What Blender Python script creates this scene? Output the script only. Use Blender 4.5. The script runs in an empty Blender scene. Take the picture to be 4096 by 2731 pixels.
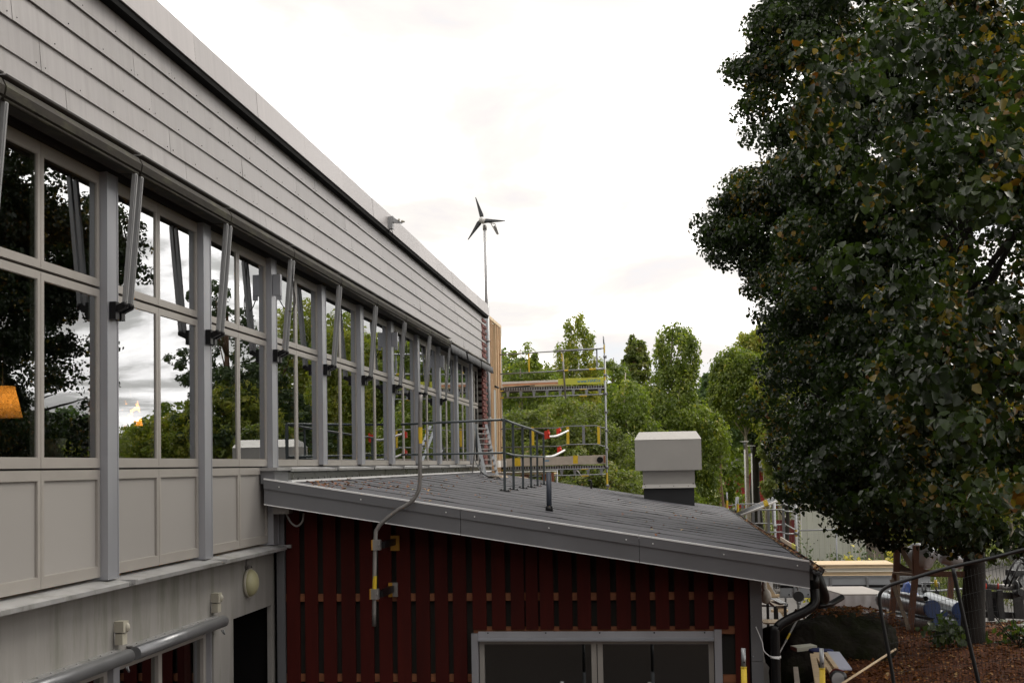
import bpy, math, random
import numpy as np
from mathutils import Vector, Matrix, noise as mnoise
random.seed(7); RNG = np.random.default_rng(11)
R = math.radians
sc = bpy.context.scene
COL = sc.collection

# ---------------------------------------------------------------- camera
F = 5000.0; CAMZ = 4.0
YAW = R(6.678732); TH = R(2.62); RO = R(1.0); PPY = 1630.466
_f = Vector((-math.sin(YAW)*math.cos(TH), math.cos(YAW)*math.cos(TH), math.sin(TH)))
_r = Vector((math.cos(YAW), math.sin(YAW), 0)); _u = _r.cross(_f)
RGT = math.cos(RO)*_r - math.sin(RO)*_u
UPV = math.sin(RO)*_r + math.cos(RO)*_u
cd = bpy.data.cameras.new('camera'); cam = bpy.data.objects.new('camera', cd); COL.objects.link(cam)
cam.matrix_world = Matrix(((RGT.x, UPV.x, -_f.x, 0), (RGT.y, UPV.y, -_f.y, 0), (RGT.z, UPV.z, -_f.z, CAMZ), (0, 0, 0, 1)))
cd.sensor_width = 36; cd.lens = F/4096*36; cd.shift_y = (PPY-1365.5)/4096
cd.clip_start = .05; cd.clip_end = 2000
cd.dof.use_dof = True; cd.dof.focus_distance = 19; cd.dof.aperture_fstop = 9
sc.camera = cam
sc.render.resolution_x = 1024; sc.render.resolution_y = 682

def ray(px, py):
    return _f + RGT*((px-2048)/F) - UPV*((py-PPY)/F)
def at(px, py, Y):
    "point of the place seen at that photo pixel, on the vertical plane y = Y"
    d = ray(px, py); return Vector((0, 0, CAMZ)) + d*(Y/d.y)
def atz(px, py, z):
    d = ray(px, py); return Vector((0, 0, CAMZ)) + d*((z-CAMZ)/d.z)

# ---------------------------------------------------------------- world and sun
SUN_EL, SUN_AZ = R(44), R(42)
w = bpy.data.worlds.new('World'); sc.world = w; w.use_nodes = True
nt = w.node_tree; N = nt.nodes; L = nt.links; N.clear()
out = N.new('ShaderNodeOutputWorld'); bg = N.new('ShaderNodeBackground'); bg.inputs['Strength'].default_value = .15
sky = N.new('ShaderNodeTexSky'); sky.sky_type = 'NISHITA'; sky.sun_disc = False
sky.sun_elevation = SUN_EL; sky.sun_rotation = SUN_AZ
tc = N.new('ShaderNodeTexCoord'); sx = N.new('ShaderNodeSeparateXYZ'); L.new(tc.outputs['Generated'], sx.inputs[0])
def wmath(op, a, b=None):
    m = N.new('ShaderNodeMath'); m.operation = op
    for i, v in enumerate((a, b)):
        if v is None: continue
        if isinstance(v, (int, float)): m.inputs[i].default_value = v
        else: L.new(v, m.inputs[i])
    return m.outputs[0]
zz = wmath('ADD', wmath('MAXIMUM', sx.outputs['Z'], 0.0), .16)
cx = N.new('ShaderNodeCombineXYZ'); L.new(wmath('DIVIDE', sx.outputs['X'], zz), cx.inputs[0]); L.new(wmath('DIVIDE', sx.outputs['Y'], zz), cx.inputs[1])
n1 = N.new('ShaderNodeTexNoise'); n1.inputs['Scale'].default_value = 1.3; n1.inputs['Detail'].default_value = 7; n1.inputs['Roughness'].default_value = .55; n1.inputs['Distortion'].default_value = .4
L.new(cx.outputs[0], n1.inputs['Vector'])
r1 = N.new('ShaderNodeValToRGB'); L.new(n1.outputs['Fac'], r1.inputs[0])
e = r1.color_ramp.elements
e[0].position = .30; e[0].color = (4.25, 4.3, 4.45, 1)
e[1].position = .41; e[1].color = (4.75, 4.5, 4.4, 1)
x = e.new(.46); x.color = (5.05, 4.85, 4.6, 1)
x = e.new(.505); x.color = (5.8, 5.6, 5.3, 1)
x = e.new(.55); x.color = (11.0, 10.5, 10.2, 1)
x = e.new(.64); x.color = (16.0, 15.4, 14.6, 1)
mk = N.new('ShaderNodeValToRGB'); L.new(n1.outputs['Fac'], mk.inputs[0])
mk.color_ramp.elements[0].position = .28; mk.color_ramp.elements[0].color = (.92,)*3+(1,)
mk.color_ramp.elements[1].position = .44
mx = N.new('ShaderNodeMix'); mx.data_type = 'RGBA'
L.new(mk.outputs[0], mx.inputs[0]); L.new(sky.outputs[0], mx.inputs[6]); L.new(r1.outputs[0], mx.inputs[7])
# thin overcast is brighter towards the hidden sun
sunv = (math.sin(SUN_AZ)*math.cos(SUN_EL), math.cos(SUN_AZ)*math.cos(SUN_EL), math.sin(SUN_EL))
dt = N.new('ShaderNodeVectorMath'); dt.operation = 'DOT_PRODUCT'; L.new(tc.outputs['Generated'], dt.inputs[0]); dt.inputs[1].default_value = sunv
glow = wmath('ADD', wmath('MULTIPLY', dt.outputs['Value'], .38), .80)
vg = N.new('ShaderNodeVectorMath'); vg.operation = 'SCALE'; L.new(mx.outputs[2], vg.inputs[0]); L.new(glow, vg.inputs['Scale'])
L.new(vg.outputs[0], bg.inputs[0]); L.new(bg.outputs[0], out.inputs[0])
sd = bpy.data.lights.new('sun', 'SUN'); sun = bpy.data.objects.new('sun', sd); COL.objects.link(sun)
sd.energy = 1.3; sd.angle = R(22); sd.color = (1, .94, .84)
sdir = Vector((math.sin(SUN_AZ)*math.cos(SUN_EL), math.cos(SUN_AZ)*math.cos(SUN_EL), math.sin(SUN_EL)))
sun.rotation_euler = sdir.to_track_quat('Z', 'Y').to_euler()
vs = sc.view_settings; sc.display_settings.display_device = 'sRGB'
vs.view_transform = 'Standard'; vs.look = 'None'; vs.exposure = 0.42; vs.gamma = 1; vs.use_curve_mapping = False

# ---------------------------------------------------------------- materials
MATS = {}
def mat(name, col, rough=.55, metal=0., scale=6., amt=.18, bump=0., bscale=None, var=.08, st=(1, 1, 1), spec=.5, dirt=None, dscale=1.2, emit=None, dpos=(.5, .75)):
    if name in MATS: return MATS[name]
    m = bpy.data.materials.new(name); m.use_nodes = True; MATS[name] = m
    t = m.node_tree; n = t.nodes; l = t.links; b = n['Principled BSDF']
    b.inputs['Roughness'].default_value = rough; b.inputs['Metallic'].default_value = metal
    b.inputs['Specular IOR Level'].default_value = spec
    c = n.new('ShaderNodeTexCoord'); oi = n.new('ShaderNodeObjectInfo'); mp = n.new('ShaderNodeMapping')
    mp.inputs['Scale'].default_value = st
    ad = n.new('ShaderNodeVectorMath'); ad.operation = 'ADD'; sc_ = n.new('ShaderNodeMath'); sc_.operation = 'MULTIPLY'; sc_.inputs[1].default_value = 37
    l.new(oi.outputs['Random'], sc_.inputs[0]); l.new(c.outputs['Object'], ad.inputs[0]); l.new(sc_.outputs[0], ad.inputs[1]); l.new(ad.outputs[0], mp.inputs[0])
    nz = n.new('ShaderNodeTexNoise'); nz.inputs['Scale'].default_value = scale; nz.inputs['Detail'].default_value = 6; nz.inputs['Roughness'].default_value = .62
    l.new(mp.outputs[0], nz.inputs['Vector'])
    mr = n.new('ShaderNodeMapRange'); mr.inputs[1].default_value = .25; mr.inputs[2].default_value = .75; mr.inputs[3].default_value = 1-amt; mr.inputs[4].default_value = 1+amt
    l.new(nz.outputs['Fac'], mr.inputs[0])
    vr = n.new('ShaderNodeMapRange'); vr.inputs[3].default_value = 1-var; vr.inputs[4].default_value = 1+var; l.new(oi.outputs['Random'], vr.inputs[0])
    mu = n.new('ShaderNodeMath'); mu.operation = 'MULTIPLY'; l.new(mr.outputs[0], mu.inputs[0]); l.new(vr.outputs[0], mu.inputs[1])
    vm = n.new('ShaderNodeVectorMath'); vm.operation = 'SCALE'; vm.inputs[0].default_value = col; l.new(mu.outputs[0], vm.inputs['Scale'])
    res = vm.outputs[0]
    if dirt:
        dn = n.new('ShaderNodeTexNoise'); dn.inputs['Scale'].default_value = dscale; dn.inputs['Detail'].default_value = 8; dn.inputs['Roughness'].default_value = .7
        l.new(mp.outputs[0], dn.inputs['Vector'])
        dr = n.new('ShaderNodeMapRange'); dr.inputs[1].default_value = dpos[0]; dr.inputs[2].default_value = dpos[1]; l.new(dn.outputs['Fac'], dr.inputs[0])
        dm = n.new('ShaderNodeMix'); dm.data_type = 'RGBA'; l.new(dr.outputs[0], dm.inputs[0]); l.new(res, dm.inputs[6]); dm.inputs[7].default_value = tuple(dirt)+(1,)
        res = dm.outputs[2]
    l.new(res, b.inputs['Base Color'])
    rr = n.new('ShaderNodeMapRange'); rr.inputs[3].default_value = max(rough-.12, .02); rr.inputs[4].default_value = min(rough+.12, 1); l.new(nz.outputs['Fac'], rr.inputs[0]); l.new(rr.outputs[0], b.inputs['Roughness'])
    if bump:
        bn = n.new('ShaderNodeTexNoise'); bn.inputs['Scale'].default_value = bscale or scale*6; bn.inputs['Detail'].default_value = 4
        l.new(mp.outputs[0], bn.inputs['Vector'])
        bp = n.new('ShaderNodeBump'); bp.inputs['Strength'].default_value = min(bump*20, 1); bp.inputs['Distance'].default_value = bump
        l.new(bn.outputs['Fac'], bp.inputs['Height']); l.new(bp.outputs[0], b.inputs['Normal'])
    if emit:
        b.inputs['Emission Color'].default_value = tuple(emit[:3])+(1,); b.inputs['Emission Strength'].default_value = emit[3]
    return m

cladding = mat('fibre_cement', (.29, .276, .274), .42, scale=4, amt=.13, st=(1, 5, .3), bump=.0008, bscale=60, var=.08, dirt=(.20, .19, .18), dscale=1.5, dpos=(.5, .85))
fascia_m = mat('pale_sheet_metal', (.36, .34, .338), .38, .15, scale=3, amt=.14, st=(1, 5, .2), var=.08)
alu = mat('painted_aluminium', (.33, .31, .285), .4, .1, scale=4, amt=.06, var=.03)
post_m = mat('grey_post_metal', (.36, .37, .40), .36, .35, scale=3, amt=.08, st=(1, 1, .2), var=.04)
panel_m = mat('spandrel_enamel', (.30, .287, .272), .5, scale=.5, amt=.025, var=.03, spec=.35)
sill_m = mat('zinc_sill', (.38, .38, .38), .4, .4, scale=6, amt=.15, dirt=(.2, .2, .17), dscale=5)
render_w = mat('grey_render_wall', (.27, .26, .245), .8, scale=3, amt=.12, st=(1, 2.4, .35), bump=.002, bscale=80, dirt=(.12, .125, .09), dscale=2.0, dpos=(.5, .8))
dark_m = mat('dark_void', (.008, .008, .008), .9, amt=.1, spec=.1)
header_m = mat('dark_header_board', (.035, .034, .032), .6, amt=.2)
gut_m = mat('weathered_awning_housing', (.030, .026, .021), .75, 0, scale=9, amt=.45, st=(1, .5, 2), spec=.25, dirt=(.085, .085, .05), dscale=5, dpos=(.5, .75))
arm_m = mat('awning_arm_metal', (.30, .305, .31), .4, .35, amt=.1)
blackpl = mat('black_plastic', (.006, .006, .007), .35, spec=.3, amt=.2)
redpaint = mat('dark_red_paint', (.050, .0062, .0042), .8, spec=.2, scale=4, amt=.25, st=(3, 3, .4), bump=.0015, bscale=40, var=.18)
redbarn = mat('barn_red_paint', (.33, .032, .030), .7, scale=3, amt=.18, var=.12)
rawwood = mat('raw_batten_wood', (.24, .088, .036), .7, scale=8, amt=.25, st=(.5, 3, 3), var=.12)
pine = mat('new_pine_wood', (.62, .44, .26), .6, scale=7, amt=.22, st=(3, 3, .35), var=.15)
pineh = mat('new_pine_wood_flat', (.60, .46, .29), .6, scale=6, amt=.2, st=(.4, 2, 4), var=.15)
oldwood = mat('weathered_wood', (.30, .24, .18), .75, scale=6, amt=.3, st=(2, 2, .5), var=.2)
brownwood = mat('stained_brown_wood', (.14, .062, .036), .65, scale=6, amt=.3, var=.15)
brick_m = mat('red_brick', (.13, .034, .027), .8, scale=12, amt=.3, bump=.003, bscale=60, var=.35)
mortar = mat('dark_mortar', (.10, .085, .075), .9, amt=.2)
felt = mat('roofing_felt', (.082, .083, .094), .78, scale=1.6, amt=.16, bump=.002, bscale=220, var=.10, dirt=(.064, .064, .071), dscale=1.1, dpos=(.45, .7), spec=.4)
bitumen = mat('black_bitumen_edge', (.012, .012, .013), .5, amt=.2)
verge_m = mat('grey_verge_metal', (.165, .169, .18), .4, .25, scale=2, amt=.08, var=.03)
lip_m = mat('bright_edge_metal', (.78, .78, .78), .4, 0., amt=.06)
upst_m = mat('dark_flashing_metal', (.052, .053, .052), .3, .55, scale=3, amt=.25, var=.1)
duct_m = mat('warm_grey_duct_paint', (.40, .385, .36), .4, .1, scale=2, amt=.05)
rail_m = mat('dark_grey_rail_paint', (.085, .10, .105), .38, .3, amt=.1)
galv = mat('galvanised_steel', (.26, .27, .28), .38, .65, scale=9, amt=.2, var=.1)
galvd = mat('old_scaffold_tube', (.27, .26, .25), .45, .5, scale=8, amt=.3, st=(1, 1, .4), var=.1)
yellow = mat('safety_yellow_paint', (.62, .43, .02), .5, scale=14, amt=.18, dirt=(.25, .2, .08), dscale=14, dpos=(.6, .8))
orange = mat('orange_yellow_plate', (.40, .20, .015), .5, amt=.2)
redpl = mat('bright_red_plastic', (.75, .05, .018), .4, amt=.1)
whitem = mat('white_metal', (.68, .67, .64), .4, amt=.06)
deck_m = mat('dark_scaffold_deck', (.05, .035, .028), .7, scale=8, amt=.4)
toey = mat('yellow_toe_board', (.50, .52, .06), .5, amt=.12)
toep = mat('pale_toe_board', (.42, .37, .31), .6, scale=5, amt=.18)
blue_t = mat('blue_print', (.05, .20, .34), .6, amt=.05)
white_t = mat('white_print', (.7, .7, .7), .5, amt=.03)
concrete = mat('concrete', (.32, .31, .29), .85, amt=.15)
bluepl = mat('blue_plastic_cap', (.007, .034, .13), .45, amt=.15)
bluetarp = mat('blue_tarpaulin', (.06, .14, .50), .45, amt=.2)
sheetw = mat('white_plastic_sheet', (.78, .76, .76), .35, scale=5, amt=.14, bump=.01, bscale=7)
foil = mat('silver_wrap', (.55, .56, .58), .3, .35, scale=4, amt=.2, bump=.02, bscale=9)
ductw = mat('spiral_duct_steel', (.36, .39, .41), .32, .8, scale=6, amt=.12)
darkmach = mat('dark_machine_paint', (.050, .053, .055), .45, .2, scale=8, amt=.3, dirt=(.12, .10, .08), dscale=6, dpos=(.6, .8))
rubber = mat('tyre_rubber', (.02, .02, .02), .8)
shedw = mat('cream_shed_sheet', (.47, .48, .41), .6, scale=1.5, amt=.07)
shedstripe = mat('brown_batten', (.18, .15, .12), .7)
fibre = mat('black_canopy_fabric', (.075, .077, .082), .8, scale=12, amt=.25)
rock_m = mat('mossy_rock', (.024, .021, .017), .95, spec=.1, scale=2.4, amt=.6, bump=.05, bscale=9, dirt=(.014, .017, .006), dscale=1.6, dpos=(.45, .6))
bark_l = mat('lime_bark', (.020, .016, .013), .9, scale=7, amt=.4, bump=.02, bscale=18, st=(1, 1, .3))
bark_b = mat('birch_bark', (.42, .36, .30), .8, scale=5, amt=.4, dirt=(.05, .045, .04), dscale=5, dpos=(.58, .65))
bark_p = mat('pine_bark', (.14, .08, .05), .9, scale=5, amt=.4)
asphalt = mat('asphalt', (.125, .118, .112), .85, scale=2, amt=.2, bump=.004, bscale=120)
shade = bpy.data.materials.new('lamp_shade'); shade.use_nodes = True; _n = shade.node_tree.nodes; _l = shade.node_tree.links; _n.clear()
_o = _n.new('ShaderNodeOutputMaterial'); _m = _n.new('ShaderNodeMixShader'); _d = _n.new('ShaderNodeBsdfDiffuse'); _t = _n.new('ShaderNodeBsdfTranslucent'); _d.inputs[0].default_value = (.5, .3, .12, 1); _t.inputs[0].default_value = (.8, .48, .18, 1); _m.inputs[0].default_value = .6
_l.new(_d.outputs[0], _m.inputs[1]); _l.new(_t.outputs[0], _m.inputs[2]); _l.new(_m.outputs[0], _o.inputs[0])
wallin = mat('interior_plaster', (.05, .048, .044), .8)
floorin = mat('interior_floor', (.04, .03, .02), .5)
cream = mat('cream_plastic', (.42, .40, .24), .4, amt=.08)
ivory = mat('ivory_plastic', (.40, .38, .31), .5, amt=.15)
foam = mat('white_foam_block', (.58, .58, .48), .8)
paleblue = mat('pale_blue_sheet', (.44, .46, .56), .5, amt=.05)
sandy = mat('sand_bag_white', (.5, .47, .42), .7, bump=.01, bscale=10)
hivis = mat('hi_vis_green', (.3, .8, .06), .6)

def glass_mat():
    m = bpy.data.materials.new('window_glass'); m.use_nodes = True; t = m.node_tree; n = t.nodes; l = t.links; n.clear()
    o = n.new('ShaderNodeOutputMaterial'); mix = n.new('ShaderNodeMixShader'); tr = n.new('ShaderNodeBsdfTransparent'); gl = n.new('ShaderNodeBsdfGlossy'); fr = n.new('ShaderNodeFresnel')
    fr.inputs[0].default_value = 1.52; tr.inputs[0].default_value = (.60, .63, .60, 1); gl.inputs['Roughness'].default_value = 0.0; gl.inputs[0].default_value = (.93, .96, .98, 1)
    c = n.new('ShaderNodeTexCoord'); mp = n.new('ShaderNodeMapping'); mp.inputs['Scale'].default_value = (1, 1.5, .35); nz = n.new('ShaderNodeTexNoise'); nz.inputs['Scale'].default_value = 1.6; nz.inputs['Detail'].default_value = 1
    bp = n.new('ShaderNodeBump'); bp.inputs['Strength'].default_value = .3; bp.inputs['Distance'].default_value = .0016
    l.new(c.outputs['Object'], mp.inputs[0]); l.new(mp.outputs[0], nz.inputs['Vector']); l.new(nz.outputs['Fac'], bp.inputs['Height']); l.new(bp.outputs[0], gl.inputs['Normal'])
    ge = n.new('ShaderNodeNewGeometry'); fm = n.new('ShaderNodeMath'); fm.operation = 'SUBTRACT'; fm.inputs[0].default_value = 1; l.new(ge.outputs['Backfacing'], fm.inputs[1])
    fx = n.new('ShaderNodeMath'); fx.operation = 'MULTIPLY'; d1 = n.new('ShaderNodeMath'); d1.operation = 'MULTIPLY_ADD'; d1.inputs[1].default_value = 3; d1.inputs[2].default_value = 1; l.new(fr.outputs[0], d1.inputs[0])
    d2 = n.new('ShaderNodeMath'); d2.operation = 'MULTIPLY'; d2.inputs[1].default_value = 4.0; l.new(fr.outputs[0], d2.inputs[0])
    d3 = n.new('ShaderNodeMath'); d3.operation = 'DIVIDE'; l.new(d2.outputs[0], d3.inputs[0]); l.new(d1.outputs[0], d3.inputs[1])      # four surfaces of a double pane
    l.new(d3.outputs[0], fx.inputs[0]); l.new(fm.outputs[0], fx.inputs[1])   # one reflection per pane, at its outer face
    l.new(fx.outputs[0], mix.inputs[0]); l.new(tr.outputs[0], mix.inputs[1]); l.new(gl.outputs[0], mix.inputs[2]); l.new(mix.outputs[0], o.inputs[0])
    return m
glass = glass_mat()

def leaf_mat(name, stops, rough=.42, trans=.25, spec=.5):
    "stops: leaf colours picked by a per-leaf number"
    m = bpy.data.materials.new(name); m.use_nodes = True; t = m.node_tree; n = t.nodes; l = t.links; b = n['Principled BSDF']
    a = n.new('ShaderNodeAttribute'); a.attribute_name = 'tone'; cr = n.new('ShaderNodeValToRGB'); l.new(a.outputs['Fac'], cr.inputs[0])
    el = cr.color_ramp.elements
    while len(el) > 1: el.remove(el[-1])
    el[0].position = stops[0][0]; el[0].color = tuple(stops[0][1])+(1,)
    for p, c in stops[1:]:
        q = el.new(p); q.color = tuple(c)+(1,)
    l.new(cr.outputs[0], b.inputs['Base Color']); b.inputs['Roughness'].default_value = rough; b.inputs['Specular IOR Level'].default_value = spec
    tl = n.new('ShaderNodeBsdfTranslucent'); hs = n.new('ShaderNodeVectorMath'); hs.operation = 'MULTIPLY'; hs.inputs[1].default_value = (1.5, 1.7, .6); l.new(cr.outputs[0], hs.inputs[0]); l.new(hs.outputs[0], tl.inputs[0])
    ms = n.new('ShaderNodeMixShader'); ms.inputs[0].default_value = trans; l.new(b.outputs[0], ms.inputs[1]); l.new(tl.outputs[0], ms.inputs[2])
    l.new(ms.outputs[0], n['Material Output'].inputs[0])
    return m
lime_leaf = leaf_mat('lime_leaves', [(0, (.010, .017, .006)), (.5, (.021, .035, .011)), (.84, (.038, .060, .017)), (.935, (.048, .068, .019)), (.945, (.11, .085, .018)), (.97, (.21, .15, .025)), (.99, (.16, .085, .018)), (1, (.09, .03, .01))], .33, .32, .30)
birch_leaf = leaf_mat('birch_leaves', [(0, (.085, .12, .022)), (.5, (.165, .21, .036)), (.85, (.25, .28, .05)), (1, (.38, .33, .06))], .5, .42)
birch_leaf_y = leaf_mat('yellowing_leaves', [(0, (.13, .17, .025)), (.5, (.24, .265, .045)), (1, (.40, .34, .06))], .5, .42)
rowan_leaf = leaf_mat('rowan_leaves', [(0, (.08, .105, .026)), (.6, (.17, .20, .05)), (.9, (.24, .23, .07)), (1, (.26, .16, .06))], .5, .4)
poplar_leaf = leaf_mat('poplar_leaves', [(0, (.06, .10, .04)), (1, (.12, .18, .065))], .5, .4)
conifer_leaf = leaf_mat('conifer_needles', [(0, (.03, .055, .018)), (1, (.08, .12, .035))], .6, .15)
litter = leaf_mat('leaf_litter', [(0, (.05, .018, .007)), (.5, (.13, .045, .014)), (.85, (.22, .085, .028)), (.96, (.32, .17, .06)), (1, (.46, .34, .18))], .8, .1, .15)
rooflit = leaf_mat('fallen_leaf', [(0, (.12, .032, .012)), (.6, (.22, .07, .02)), (.9, (.38, .22, .08)), (1, (.5, .42, .25))], .6, .1)
herb = leaf_mat('herb_leaves', [(0, (.035, .06, .018)), (.8, (.07, .11, .03)), (1, (.12, .15, .04))], .5, .3)
yel_leaf = leaf_mat('yellow_herb_leaves', [(0, (.42, .36, .03)), (1, (.60, .52, .06))], .5, .3)
grass_leaf = leaf_mat('grass_blades', [(0, (.06, .085, .02)), (.7, (.11, .13, .035)), (1, (.22, .20, .08))], .6, .3)

# ---------------------------------------------------------------- mesh helpers
WL = {}
def link(o, parent=None):
    COL.objects.link(o)
    if parent: o.parent = parent
def tag(o, label=None, cat=None, group=None, kind=None):
    if label: o['label'] = label
    if cat: o['category'] = cat
    if group: o['group'] = group
    if kind: o['kind'] = kind
    return o
def thing(name, label, cat, loc=(0, 0, 0), group=None):
    o = bpy.data.objects.new(name, None); o.empty_display_size = .1; o.location = loc; link(o); WL[o.name] = Vector(loc)
    return tag(o, label, cat, group)
class MB:
    def __init__(s): s.v = []; s.f = []; s.mi = []; s.sm = []; s.m = 0
    def add(s, vs, fs, smooth=False):
        b = len(s.v); s.v += [tuple(p) for p in vs]
        for f in fs: s.f.append(tuple(b+i for i in f)); s.mi.append(s.m); s.sm.append(smooth)
        return s
    def box(s, x0, x1, y0, y1, z0, z1):
        x0, x1 = sorted((x0, x1)); y0, y1 = sorted((y0, y1)); z0, z1 = sorted((z0, z1))
        return s.add([(x0,y0,z0),(x1,y0,z0),(x1,y1,z0),(x0,y1,z0),(x0,y0,z1),(x1,y0,z1),(x1,y1,z1),(x0,y1,z1)], [(3,2,1,0),(4,5,6,7),(0,1,5,4),(1,2,6,5),(2,3,7,6),(3,0,4,7)])
    def hexa(s, p):
        return s.add(p, [(3,2,1,0),(4,5,6,7),(0,1,5,4),(1,2,6,5),(2,3,7,6),(3,0,4,7)])
    def bar(s, a, b, wd, th, up=(0, 0, 1)):
        a, b = Vector(a), Vector(b); d = (b-a).normalized(); u = Vector(up); sd_ = d.cross(u)
        if sd_.length < 1e-4: sd_ = d.cross(Vector((1, 0, 0)))
        sd_.normalize(); u = sd_.cross(d).normalized(); p = []
        for q in (a, b):
            for i, j in ((-1,-1),(1,-1),(1,1),(-1,1)): p.append(q+sd_*(i*wd/2)+u*(j*th/2))
        return s.add(p, [(0,1,2,3),(7,6,5,4),(0,4,5,1),(1,5,6,2),(2,6,7,3),(3,7,4,0)])
    def tube(s, pts, r, n=10, cap=True, radii=None):
        pts = [Vector(p) for p in pts]; vs_ = []; prev = None
        for i, p in enumerate(pts):
            d = (pts[min(i+1, len(pts)-1)]-pts[max(i-1, 0)]).normalized()
            ref = prev if prev else (Vector((0, 0, 1)) if abs(d.z) < .9 else Vector((1, 0, 0)))
            a = d.cross(ref).normalized(); b = a.cross(d).normalized(); prev = b
            rr = radii[i] if radii else r
            for k in range(n):
                t = 2*math.pi*k/n; vs_.append(p+(a*math.cos(t)+b*math.sin(t))*rr)
        fs = []
        for i in range(len(pts)-1):
            for k in range(n): fs.append((i*n+k, i*n+(k+1) % n, (i+1)*n+(k+1) % n, (i+1)*n+k))
        s.add(vs_, fs, True)
        if cap:
            b0 = len(s.v)-len(vs_)
            s.f.append(tuple(b0+k for k in range(n))[::-1]); s.f.append(tuple(b0+(len(pts)-1)*n+k for k in range(n)))
            s.mi += [s.m]*2; s.sm += [False]*2
        return s
    def ball(s, c, r, n=10, m=7):
        c = Vector(c); r = Vector(r) if hasattr(r, '__len__') else Vector((r, r, r)); vs_ = []; fs = []
        for i in range(m+1):
            ph = math.pi*i/m
            for k in range(n):
                t = 2*math.pi*k/n; vs_.append((c.x+r.x*math.sin(ph)*math.cos(t), c.y+r.y*math.sin(ph)*math.sin(t), c.z+r.z*math.cos(ph)))
        for i in range(m):
            for k in range(n): fs.append((i*n+k, (i+1)*n+k, (i+1)*n+(k+1) % n, i*n+(k+1) % n))
        return s.add(vs_, fs, True)
    def ext(s, prof, y0, y1, ax='y'):
        "extrude a closed profile of (a, z) along y (a = x) or along x (a = y)"
        n = len(prof); P = []
        for t in (y0, y1):
            for a, z in prof: P.append((a, t, z) if ax == 'y' else (t, a, z))
        fs = [(k, (k+1) % n, n+(k+1) % n, n+k) for k in range(n)]+[tuple(range(n))[::-1], tuple(range(n, 2*n))]
        return s.add(P, fs)
    def build(s, name, mats, parent=None, base=None):
        if parent is not None:
            off = WL[parent.name] if parent.name in WL else Vector((0, 0, 0))
        else: off = Vector(base) if base is not None else Vector((0, 0, 0))
        me = bpy.data.meshes.new(name); me.from_pydata([(a-off.x, b-off.y, c-off.z) for a, b, c in s.v], [], s.f)
        if not isinstance(mats, (list, tuple)): mats = [mats]
        for q in mats: me.materials.append(q)
        if len(mats) > 1: me.polygons.foreach_set('material_index', s.mi)
        me.polygons.foreach_set('use_smooth', s.sm)
        me.update(); o = bpy.data.objects.new(name, me); link(o, parent)
        if parent is None: o.location = off
        WL[o.name] = off
        return o
def copy_tree(o, loc, label=None, group=None):
    c = o.copy(); COL.objects.link(c); c.location = loc; WL[c.name] = Vector(loc)
    if label: c['label'] = label
    if group: c['group'] = group
    for ch in o.children:
        d = ch.copy(); COL.objects.link(d); d.parent = c
        for g in ch.children:
            h = g.copy(); COL.objects.link(h); h.parent = d
    return c
def smooth_path(pts, k=6):
    pts = [Vector(p) for p in pts]; out_ = []
    P = [pts[0]]+pts+[pts[-1]]
    for i in range(1, len(P)-2):
        for j in range(k):
            t = j/k; a, b, c, d = P[i-1], P[i], P[i+1], P[i+2]
            out_.append(.5*((2*b)+(-a+c)*t+(2*a-5*b+4*c-d)*t*t+(-a+3*b-3*c+d)*t*t*t))
    out_.append(pts[-1]); return out_

def leaf_mesh(name, pts, size, parent=None, material=None, outward=None, hang=.4, seed=0, jitter=.5, wide=.8, rich=False, tone=None, flat=False, base=None):
    "a mass of separate folded leaves at the given points"
    g = np.random.default_rng(seed); n = len(pts); pts = np.asarray(pts, dtype=np.float64)
    if outward is None: outward = g.normal(size=(n, 3))
    nrm = outward+g.normal(size=(n, 3))*.75
    if flat: nrm = np.tile([0, 0, 1.], (n, 1))+g.normal(size=(n, 3))*.28
    nrm /= np.linalg.norm(nrm, axis=1, keepdims=True)+1e-9
    ax = g.normal(size=(n, 3)); ax[:, 2] -= hang*3
    ax -= nrm*np.sum(ax*nrm, axis=1, keepdims=True); ax /= np.linalg.norm(ax, axis=1, keepdims=True)+1e-9
    sd_ = np.cross(nrm, ax); s_ = (size*(1+g.uniform(-jitter, jitter, n)))[:, None]
    fold = nrm*s_*.14
    if rich:
        V = np.stack([pts, pts+ax*s_*.28+sd_*s_*.5*wide+fold, pts+ax*s_*.72+sd_*s_*.36*wide+fold*.6, pts+ax*s_*1.05, pts+ax*s_*.72-sd_*s_*.36*wide+fold*.6, pts+ax*s_*.28-sd_*s_*.5*wide+fold], axis=1); k = 6
        Fq = np.array([[0, 1, 2, 3], [0, 3, 4, 5]])
    else:
        V = np.stack([pts, pts+ax*s_*.45+sd_*s_*.42*wide+fold, pts+ax*s_, pts+ax*s_*.45-sd_*s_*.42*wide+fold], axis=1); k = 4
        Fq = np.array([[0, 1, 2], [0, 2, 3]])
    off = WL[parent.name] if parent is not None and parent.name in WL else Vector(base or (0, 0, 0))
    V = V.reshape(-1, 3)-np.array(off)
    faces = (Fq[None]+(np.arange(n)*k)[:, None, None]).reshape(-1, Fq.shape[1]); nf = len(faces); c = Fq.shape[1]
    me = bpy.data.meshes.new(name); me.vertices.add(len(V)); me.vertices.foreach_set('co', V.astype(np.float32).ravel())
    me.loops.add(nf*c); me.loops.foreach_set('vertex_index', faces.astype(np.int32).ravel())
    me.polygons.add(nf); me.polygons.foreach_set('loop_start', np.arange(nf, dtype=np.int32)*c)
    a = me.attributes.new('tone', 'FLOAT', 'FACE')
    tv = g.uniform(0, 1, n) if tone is None else tone
    a.data.foreach_set('value', np.repeat(tv, len(Fq)).astype(np.float32))
    me.materials.append(material); me.update(); me.validate()
    o = bpy.data.objects.new(name, me); link(o, parent)
    if parent is None: o.location = off
    WL[o.name] = Vector(off)
    return o
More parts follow.
